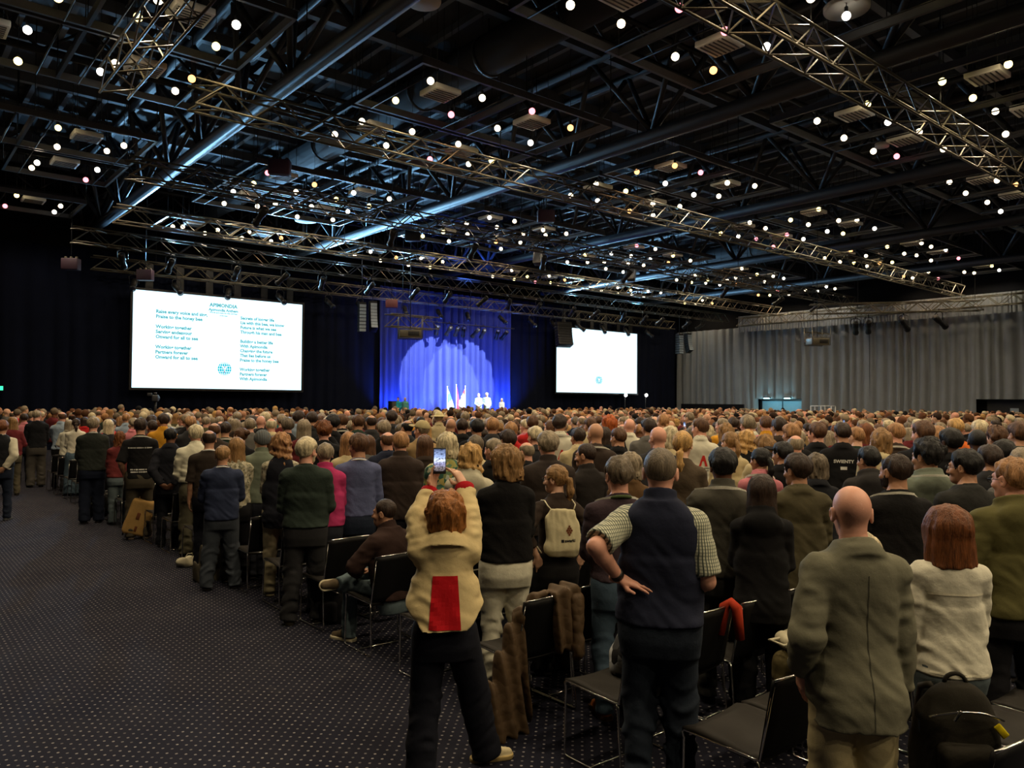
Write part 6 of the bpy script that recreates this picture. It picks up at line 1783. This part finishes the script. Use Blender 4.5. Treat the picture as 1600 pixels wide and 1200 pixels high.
hc_w = [(HAIR[k], w_) for k, w_ in (('dblond', 22), ('blond', 16), ('grey', 18), ('brown', 18), ('white', 12), ('dbrown', 10), ('auburn', 6))]
n_far = 0
for (d, x, y, h, wm, px, py) in cands[N_IND:]:
    tp, th = rp.choice(FART['w' if wm else 'm'])
    yw = face_yaw(x, y); sc = h / th
    Rz = np.array([[math.cos(yw), -math.sin(yw), 0], [math.sin(yw), math.cos(yw), 0], [0, 0, 1]], np.float32)
    cl = rp.choices([c[1] for c in CLOTH], [c[2] for c in CLOTH])[0]
    cols = [SKIN[rp.choice(('fair', 'pink', 'tan', 'tan', 'brown'))], wpick(hc_w if wm else hc_m), cl, rp.choice(LEGC)]
    for V, Q, ci in tp:
        if ci == 3 and d > 14: continue
        V2 = (V * sc) @ Rz.T + A(x, y, 0)
        Vs.append(V2); Qs.append(Q + nv); Cs.append(np.tile(np.array(cols[ci], np.float32), (len(V), 1))); nv += len(V)
    n_far += 1
print('individuals', min(N_IND, len(cands)) + len(NAMED), 'far', n_far, 'verts', nv)
cr = link('crowd', np_mesh('crowd', np.concatenate(Vs), np.concatenate(Qs), True, np.concatenate(Cs)), None, M['crowd'])
tag(cr, 'dense standing audience farther off, too many to count', 'crowd', kind='stuff')

# ------------------------------------------------------------------ on the stage
for px, py, tp, hr, cl, lab in ((748, 614.5, 'man_a', ('short', 'grey'), srgb(150, 178, 165), 'speaker in a pale green jacket on stage, nearer the flags'), (760.5, 613.5, 'man_e', ('full', 'white'), srgb(160, 182, 170), 'speaker in a pale green jacket on stage, farther from the flags'),
                            (784, 626, 'wom_a', ('bob', 'white'), srgb(220, 222, 216), 'person in white low at the far end of the stage'), (622, 628, 'man_a', ('short', 'brown'), srgb(40, 150, 160), 'person in teal at the dim end of the stage by the black box'), (633, 625, 'man_d', ('short', 'white'), srgb(90, 160, 150), 'person in pale teal at the dim end of the stage'),
                            (722, 618, 'wom_a', ('short', 'white'), srgb(210, 210, 205), 'person in white standing between two flags')):
    q = at_Y(px, py, 34.4)
    yy = 34.4
    hh = min(max(q[2] - 1.0, 1.30), 1.75)
    place_person(q[0], yy, hh, tp, hr, 'fair', 'jacket', cl, srgb(40, 44, 50), R(180) - bearing(px), label=lab, z0=1.0, group='people on the stage')
M['flag_blue'] = patterned('blue_white_flag', [srgb(215, 220, 225), srgb(60, 150, 190), srgb(225, 228, 230)], 3.0)
M['flag_red'] = patterned('red_flag', [srgb(190, 40, 70), srgb(215, 90, 120), srgb(170, 30, 50)], 3.0)
M['flag_red_white'] = patterned('red_white_flag', [srgb(190, 36, 40), srgb(220, 215, 215), srgb(185, 30, 36), srgb(215, 212, 214)], 4.5)
for px, top_, tilt, mat, lab in ((699, 604, -14, 'flag_blue', 'white and blue flag on the stage'), (713, 601, 0, 'flag_red', 'red flag standing upright on the stage'), (727, 603.5, 13, 'flag_red_white', 'red and white flag on the stage')):
    q = at_Y(px, top_, 34.9)
    fl = empty('flag', (q[0], 34.9, 1.0), 0, lab, 'flag', 'flags on the stage')
    H = (q[2] - 1.0)
    mb = MB(); mb.lathe([(.16, 0), (.16, .03), (.04, .06)], (0, 0, 0), 14); mb.build('base', M['steel_dark'], fl)
    e = Vector((0, 0, H))
    mb = MB(); mb.tube([(0, 0, .03), tuple(e)], .018, 8); mb.sphere(tuple(e), .035); mb.build('pole', M['white_paint'], fl)
    mb = MB(); V = []; Fs = []; n = 10; m_ = 12
    sgn = 1 if tilt <= 0 else -1
    for th_ in (0, 1):
        for j in range(m_ + 1):
            for i in range(n + 1):
                u, v = i / n, j / m_
                wd = .12 + .62 * v
                V.append((sgn * u * wd * (1 if tilt else .55) , .06 * math.sin(u * 13 + v) * (.3 + v) + th_ * .008 - .02, H - .05 - v * min(1.7, H - .35) - u * .25 * (1 - v)))
    N_ = (n + 1) * (m_ + 1)
    for j in range(m_):
        for i in range(n):
            a = j * (n + 1) + i; Fs.append((a, a + 1, a + n + 2, a + n + 1)); Fs.append((a + N_ + n + 1, a + N_ + n + 2, a + N_ + 1, a + N_))
    mb.add(V, Fs, True); mb.build('flag_cloth', M[mat], fl)
q = at_Y(615, 640, 34.6)
mo = empty('monitor_speaker', (q[0], 34.6, 1.0), 0, 'black box loudspeaker at the dim end of the stage', 'loudspeaker')
mb = MB(); mb.rbox((0, 0, .55), (.45, .4, 1.1), .02); mb.build('cabinet', M['black_plastic'], mo)
mb = MB(); mb.rbox((0, -.2, .55), (.38, .02, 1.0), .008); mb.build('grille', M['vent_dark'], mo)
# ------------------------------------------------------------------ bags, coats, the video camera
def sdf_part(name, f, lo, hi, h, mat, parent, color=None):
    V, Q = nets(f, lo, hi, h); return link(name, np_mesh(name, V, Q), parent, M[mat] if isinstance(mat, str) else mat, color)
def rbx(P, c, s_, r):
    q = np.abs(P - A(*c)) - (A(*s_) - r)
    return np.linalg.norm(np.maximum(q, 0), axis=1) + np.minimum(q.max(1), 0) - r
# cream drawstring bag on the ponytailed woman's back
bag = empty('drawstring_bag', (0, 0, 0), 0, 'cream drawstring bag with a brown emblem on the ponytailed woman\'s back', 'bag')
bag.matrix_world = pony['M']
def f(P):
    q = P - A(0, -.165, 1.20)
    wx = np.interp(q[:, 2], [-.22, -.15, .05, .16, .20], [.12, .155, .15, .125, .10]).astype(np.float32)
    wy = np.interp(q[:, 2], [-.22, -.14, .05, .17, .20], [.025, .05, .042, .025, .018]).astype(np.float32)
    k = ((np.abs(q[:, 0]) / wx) ** 3 + (np.abs(q[:, 1]) / wy) ** 2.4) ** (1 / 2.6)
    d = (k - 1) * np.minimum(wx, wy)
    d = smax(d, np.abs(q[:, 2]) - .205, .02)
    return d - .010 * (vnoise(P * A(40, 10, 14), 4) - .5) * np.clip((q[:, 2] + .25) * 3, 0.3, 1) - .012 * (vnoise(P * A(12, 12, 12), 2) - .5)
bb = sdf_part('bag_pouch', f, (-.2, -.26, .95), (.2, -.06, 1.44), .006, 'fabric', bag, srgb(206, 196, 158))
for sd in (-1, 1):
    mb = MB(); mb.tube([(sd * .10, -.165, 1.395), (sd * .125, -.135, 1.43), (sd * .125, -.06, 1.462), (sd * .125, .03, 1.455), (sd * .125, .12, 1.38), (sd * .14, .15, 1.25), (sd * .175, .10, 1.10), (sd * .165, -.10, 1.03)], .006, 6); mb.build('cord', M['fabric'], bag, srgb(214, 206, 176))
info = dict(parts={'p': bb})
def hexes(cx, cz, s_, rows_):
    Va, Fa = [], []
    for (i, j) in rows_:
        x, z = cx + (i + .5 * (j % 2)) * s_ * 1.9, cz + j * s_ * 1.65
        b = len(Va); Va += [(x + s_ * math.cos(R(60 * k + 30)), z + s_ * math.sin(R(60 * k + 30))) for k in range(6)]; Fa.append(tuple(range(b, b + 6)))
    return Va, Fa
V, Fs = hexes(.045, 1.19, .0105, [(0, 0), (-1, 1), (0, 1), (-1, 2), (0, 2), (1, 2), (-1, 3), (0, 3), (0, 4)]); on_back(info, 'p', V, Fs, 'bag_emblem', M['print_brown'], 0, 0)
V, Fs = text_geo('awarki', .036, 'LEFT'); on_back(info, 'p', V, Fs, 'bag_lettering', M['black_plastic'], 0.002, 1.130)
V, Fs = grid(.024, .024, 2, 2); on_back(info, 'p', V, Fs, 'bag_lettering', M['black_plastic'], -.016, 1.140)

# tan trolley case in the aisle
q = at_z(205, 842, 0)
tc = empty('trolley_case', (q[0], q[1], 0), R(-12), 'tan hard trolley case leaning beside the man in the printed T-shirt', 'suitcase')
Mt = Matrix.Rotation(R(17), 4, 'Y')
def f(P): return rbx(P, (0, 0, .34), (.17, .115, .27), .045) - .004 * np.sin(P[:, 2] * 0)
o = sdf_part('case_shell', f, (-.22, -.17, .03), (.22, .17, .66), .012, 'fabric', tc, srgb(176, 140, 84)); o.matrix_local = Mt
mb = MB(); [mb.tube([(sx_, .09, .58), (sx_, .09, .94)], .009, 6) for sx_ in (-.07, .07)]; mb.tube([(-.075, .09, .94), (.075, .09, .94)], .014, 8); o = mb.build('pull_handle', M['chrome'], tc); o.matrix_local = Mt
for sx_ in (-.13, .13):
    mb = MB(); mb.lathe([(.03, -.012), (.035, 0), (.03, .012)], (sx_, .06, .05), 12, Matrix.Rotation(R(90), 3, 'Y')); o = mb.build('wheel', M['rubber'], tc); o.matrix_local = Mt
mb = MB(); mb.rbox((-.02, -.118, .36), (.05, .006, .10), .003); mb.rbox((.0, -.118, .17), (.035, .006, .08), .003); o = mb.build('case_badge', M['print_brown'], tc); o.matrix_local = Mt

def backpack(loc, rz, lean, label, col, s_=1.0, charm=False):
    r = empty('backpack', loc, rz, label, 'backpack'); r.scale = (s_,) * 3
    Ml = Matrix.Rotation(R(lean), 4, 'X')
    def f(P):
        w_ = np.interp(P[:, 2], [0, .1, .34, .46], [.15, .16, .15, .09]).astype(np.float32)
        q = P - A(0, 0, 0)
        k = ((np.abs(q[:, 0]) / w_) ** 3 + (np.abs(q[:, 1]) / np.interp(P[:, 2], [0, .15, .36, .47], [.10, .12, .09, .05]).astype(np.float32)) ** 3) ** (1 / 3)
        d = (k - 1) * .09
        d = smax(d, P[:, 2] - .47, .06); d = smax(d, .005 - P[:, 2], .03)
        return d - .014 * (vnoise(P * A(12, 12, 12), 3) - .5)
    b = sdf_part('pack_body', f, (-.2, -.16, -.02), (.2, .16, .5), .009, 'fabric', r, col); b.matrix_local = Ml
    def f2(P): return smax(rbx(P, (0, -.115, .15), (.11, .05, .12), .035), -P[:, 2] + .02, .01) - .010 * (vnoise(P * A(14, 14, 14), 5) - .5)
    o = sdf_part('front_pocket', f2, (-.15, -.20, .0), (.15, -.04, .30), .008, 'fabric', r, col); o.matrix_local = Ml
    for sd in (-1, 1):
        mb = MB(); mb.tube([(sd * .07, .09, .42), (sd * .08, .16, .38), (sd * .09, .18, .22), (sd * .12, .10, .05)], .016, 6); o = mb.build('strap', M['fabric'], r, col); o.matrix_local = Ml
    mb = MB(); mb.tube([(.035 * math.cos(a) * 1.2, .02, .465 + .04 * math.sin(a)) for a in np.linspace(0, math.pi, 9)], .009, 6); o = mb.build('grab_handle', M['fabric'], r, col); o.matrix_local = Ml
    mb = MB(); mb.tube([(x, -.075 - .065 * math.cos(x * 9), .36 + .06 * math.cos(x * 10)) for x in np.linspace(-.14, .14, 15)], .0045, 5); mb.rbox((-.05, -.138, .40), (.012, .008, .05), .003, Matrix.Rotation(.5, 3, 'Y')); o = mb.build('zip', M['chrome'], r); o.matrix_local = Ml
    if charm:
        mb = MB(); mb.rbox((.13, -.10, .33), (.03, .012, .06), .005, Matrix.Rotation(-.7, 3, 'Y')); o = mb.build('yellow_tag', M['fabric'], r, srgb(230, 205, 20)); o.matrix_local = Ml
    return r
cx_, cy_ = seat_xy(0, 0)
backpack((cx_ + .10, cy_ - .22, .452), R(-48), 6, 'black backpack with a yellow tag on the chair seat behind the blazer man', srgb(38, 35, 28), 1.02, True)
q = at_z(146, 808, 0); backpack((q[0] + .1, q[1] + .1, 0), R(-20), 4, 'black backpack on the floor by the broad man in green', srgb(24, 25, 24), 1.0)
q = at_z(505, 972, 0); backpack((seat_xy(6, 0)[0] - .02, seat_xy(6, 0)[1] - .22, .0), R(-60), 3, 'black backpack standing under a chair beside the seated man', srgb(22, 22, 25), .80)

# quilted brown jacket over a chair back, grey coat over another, bags on seats
t = NT('quilted_cloth')
vn = t.n('ShaderNodeTexVoronoi'); vn.inputs['Scale'].default_value = 17; t.l(t.coord('Object', (1, 1, 1)), vn.inputs['Vector'])
t.set(Base_Color=t.mix(1.0, obj_color(t), t.math('MULTIPLY_ADD', t.noise(t.coord(), 12, 3), .4, .8), 'MULTIPLY'), Roughness=.7)
t.bump(t.math('MULTIPLY', vn.outputs['Distance'], -1.0), .4, .02)
M['quilt'] = t.m
def draped(name, k, j, label, col, mat, side, seed):
    """a coat slung over a chair back, its body trailing down beside the chair to the floor"""
    x, y = seat_xy(k, j)
    r = empty(name, (x, y, 0), 0, label, 'jacket')
    def f(P):
        fold = .016 * np.sin(P[:, 0] * 62 + P[:, 2] * 9 + seed) + .014 * (vnoise(P * A(9, 9, 5), seed) - .5)
        sx_ = P[:, 0] * -side
        # the part over the back
        wv = np.interp(P[:, 2], [.46, .60, .86], [.085, .10, .12]).astype(np.float32)
        a = smax(np.abs(sx_ - .10) - wv, np.maximum(P[:, 2] - .87, .47 - P[:, 2]), .03)
        b1 = smax(a, np.abs(P[:, 1] + .585) - .022, .02)
        b2 = smax(smax(a, .60 - P[:, 2], .02), np.abs(P[:, 1] + .475) - .018, .02)
        d = smin(b1, b2, .02)
        d = smin(d, smax(smax(np.abs(sx_ - .10) - wv, np.abs(P[:, 2] - .855) - .026, .02), np.abs(P[:, 1] + .53) - .065, .02), .02)
        # the part trailing beside the chair
        c = np.interp(P[:, 2], [0, .35, .72], [-.36, -.33, -.24]).astype(np.float32)
        w2 = np.interp(P[:, 2], [0, .12, .40, .72], [.20, .19, .12, .05]).astype(np.float32)
        t2 = np.interp(P[:, 2], [0, .12, .7], [.10, .07, .035]).astype(np.float32)
        kk = ((np.abs(sx_ - c) / w2) ** 2.6 + (np.abs(P[:, 1] + .46) / t2) ** 2.6) ** (1 / 2.6)
        e = smax((kk - 1) * t2, np.maximum(P[:, 2] - .74, .004 - P[:, 2]), .02)
        d = smin(d, e, .04)
        d = smin(d, rc(P, (side * .24, -.47, .72), (side * .10, -.50, .84), .035, .04), .04)
        return d - fold * .8
    sdf_part('coat_cloth', f, (-.62, -.70, -.01), (.62, -.30, .95), .009, mat, r, col)
    sdf_part('sleeve', lambda P: rc(P, (-side * .16, -.60, .80), (-side * .14, -.63, .44), .05, .04) - .02 * (vnoise(P * A(18, 18, 24), seed + 1) - .5), (-.45, -.75, .3), (.45, -.4, .95), .009, mat, r, col)
    return r
draped('quilted_jacket', 3, 0, 'brown quilted jacket slung over a chair back and trailing to the carpet', srgb(82, 62, 38), 'quilt', -1, 3)
draped('coat', 9, 0, 'long grey-brown coat hanging off a chair to the floor near the white shoes', srgb(84, 78, 66), 'fabric', -1, 8)
x_, y_ = seat_xy(2, 0)
r = empty('cloth_bag', (x_ + .16, y_ - .14, .452), R(25), 'black and white patched cloth bag on an empty chair seat', 'bag')
sdf_part('bag_cloth', lambda P: smax(ell(P, (0, 0, .10), (.13, .10, .17)), -P[:, 2] + .004, .02) - .05 * (vnoise(P * A(11, 11, 11), 6) - .5), (-.2, -.2, -.01), (.2, .2, .32), .008, 'cow', r)
mb = MB(); mb.tube([(-.05, 0, .22), (-.06, -.06, .30), (.02, -.08, .31), (.05, 0, .23)], .008, 6); mb.build('handle', M['fabric'], r, srgb(20, 20, 22))
lp = lapman['M'] @ Vector((0.0, .32, .615))
r = empty('tote_bag', tuple(lp), R(10), 'crumpled white bag held in the lap of the seated person', 'bag')
sdf_part('bag_cloth', lambda P: ell(P, (0, 0, .02), (.15, .13, .055)) - .05 * (vnoise(P * A(12, 12, 12), 2) - .5), (-.22, -.22, -.1), (.22, .22, .16), .008, 'fabric', r, srgb(205, 198, 170))
mb = MB(); mb.tube([(-.10, .06, .04), (-.17, .12, .03), (-.19, .02, .02), (-.12, -.04, .04)], .009, 6); mb.build('handle', M['fabric'], r, srgb(205, 198, 170))
q = at_z(292, 884, 0)
r = empty('paper_bag', (q[0], q[1], 0), R(20), 'crumpled pale bag lying on the carpet at the row end', 'bag')
sdf_part('bag_paper', lambda P: smax(ell(P, (0, 0, .045), (.13, .10, .075)), -P[:, 2] + .003, .01) - .05 * (vnoise(P * A(14, 14, 14), 9) - .5), (-.24, -.2, -.01), (.24, .2, .2), .008, 'fabric', r, srgb(212, 204, 176))
mb = MB(); mb.tube([(-.06, -.02, .10), (-.03, -.05, .16), (.04, -.05, .16), (.06, -.02, .10)], .006, 6); mb.build('handle', M['fabric'], r, srgb(200, 190, 160))
q = at_z(128, 797, 0)
r = empty('thermos', (q[0], q[1], 0), 0, 'small red flask on the carpet beside the broad man in green', 'flask')
mb = MB(); mb.lathe([(.038, 0), (.04, .01), (.04, .19), (.03, .215)], (0, 0, 0), 16); mb.build('flask_body', M['fabric'], r, srgb(150, 50, 40))
mb = MB(); mb.lathe([(.03, .213), (.03, .25), (.026, .255)], (0, 0, 0), 16); mb.build('lid', M['steel_dark'], r)
# red scarf over a chair beyond the navy vest
x_, y_ = seat_xy(2, 1)
r = empty('scarf', (x_, y_, 0), 0, 'small orange-red scarf hung on a chair top beside the navy vest', 'scarf')
mb = MB(); mb.tube([(.10, -.48, .66), (.12, -.50, .83), (.13, -.54, .865), (.14, -.575, .83), (.16, -.585, .64)], [.03, .035, .03, .035, .028], 8); mb.build('scarf_cloth', M['fabric'], r, srgb(176, 58, 34))
# video camera on a riser below the hymn screen
q = at_Y(243, 622, 27.6)
r = empty('video_camera', (q[0], q[1], 0), R(-20), 'video camera on a tall tripod silhouetted below the hymn screen', 'camera')
H = q[2]
mb = MB(); mb.rbox((0, 0, H), (.18, .5, .22), .03); mb.rbox((0, -.1, H + .16), (.08, .22, .06), .02); mb.build('camera_body', M['steel'], r)
mb = MB(); mb.lathe([(.07, 0), (.09, .16), (.10, .3)], (0, .22, H), 14, Matrix.Rotation(R(-90), 3, 'X')); mb.build('lens', M['black_plastic'], r)
mb = MB(); mb.rbox((-.17, -.1, H + .12), (.14, .18, .10), .015); mb.build('viewfinder', M['steel'], r)
mb = MB(); mb.tube([(0, 0, H - .1), (0, 0, H - .6)], .04, 8); mb.build('head_post', M['steel'], r)
for a in (0, 120, 240):
    mb = MB(); mb.tube([(0, 0, H - .55), (.55 * math.cos(R(a)), .55 * math.sin(R(a)), .0)], .025, 6); mb.build('leg', M['steel_dark'], r)
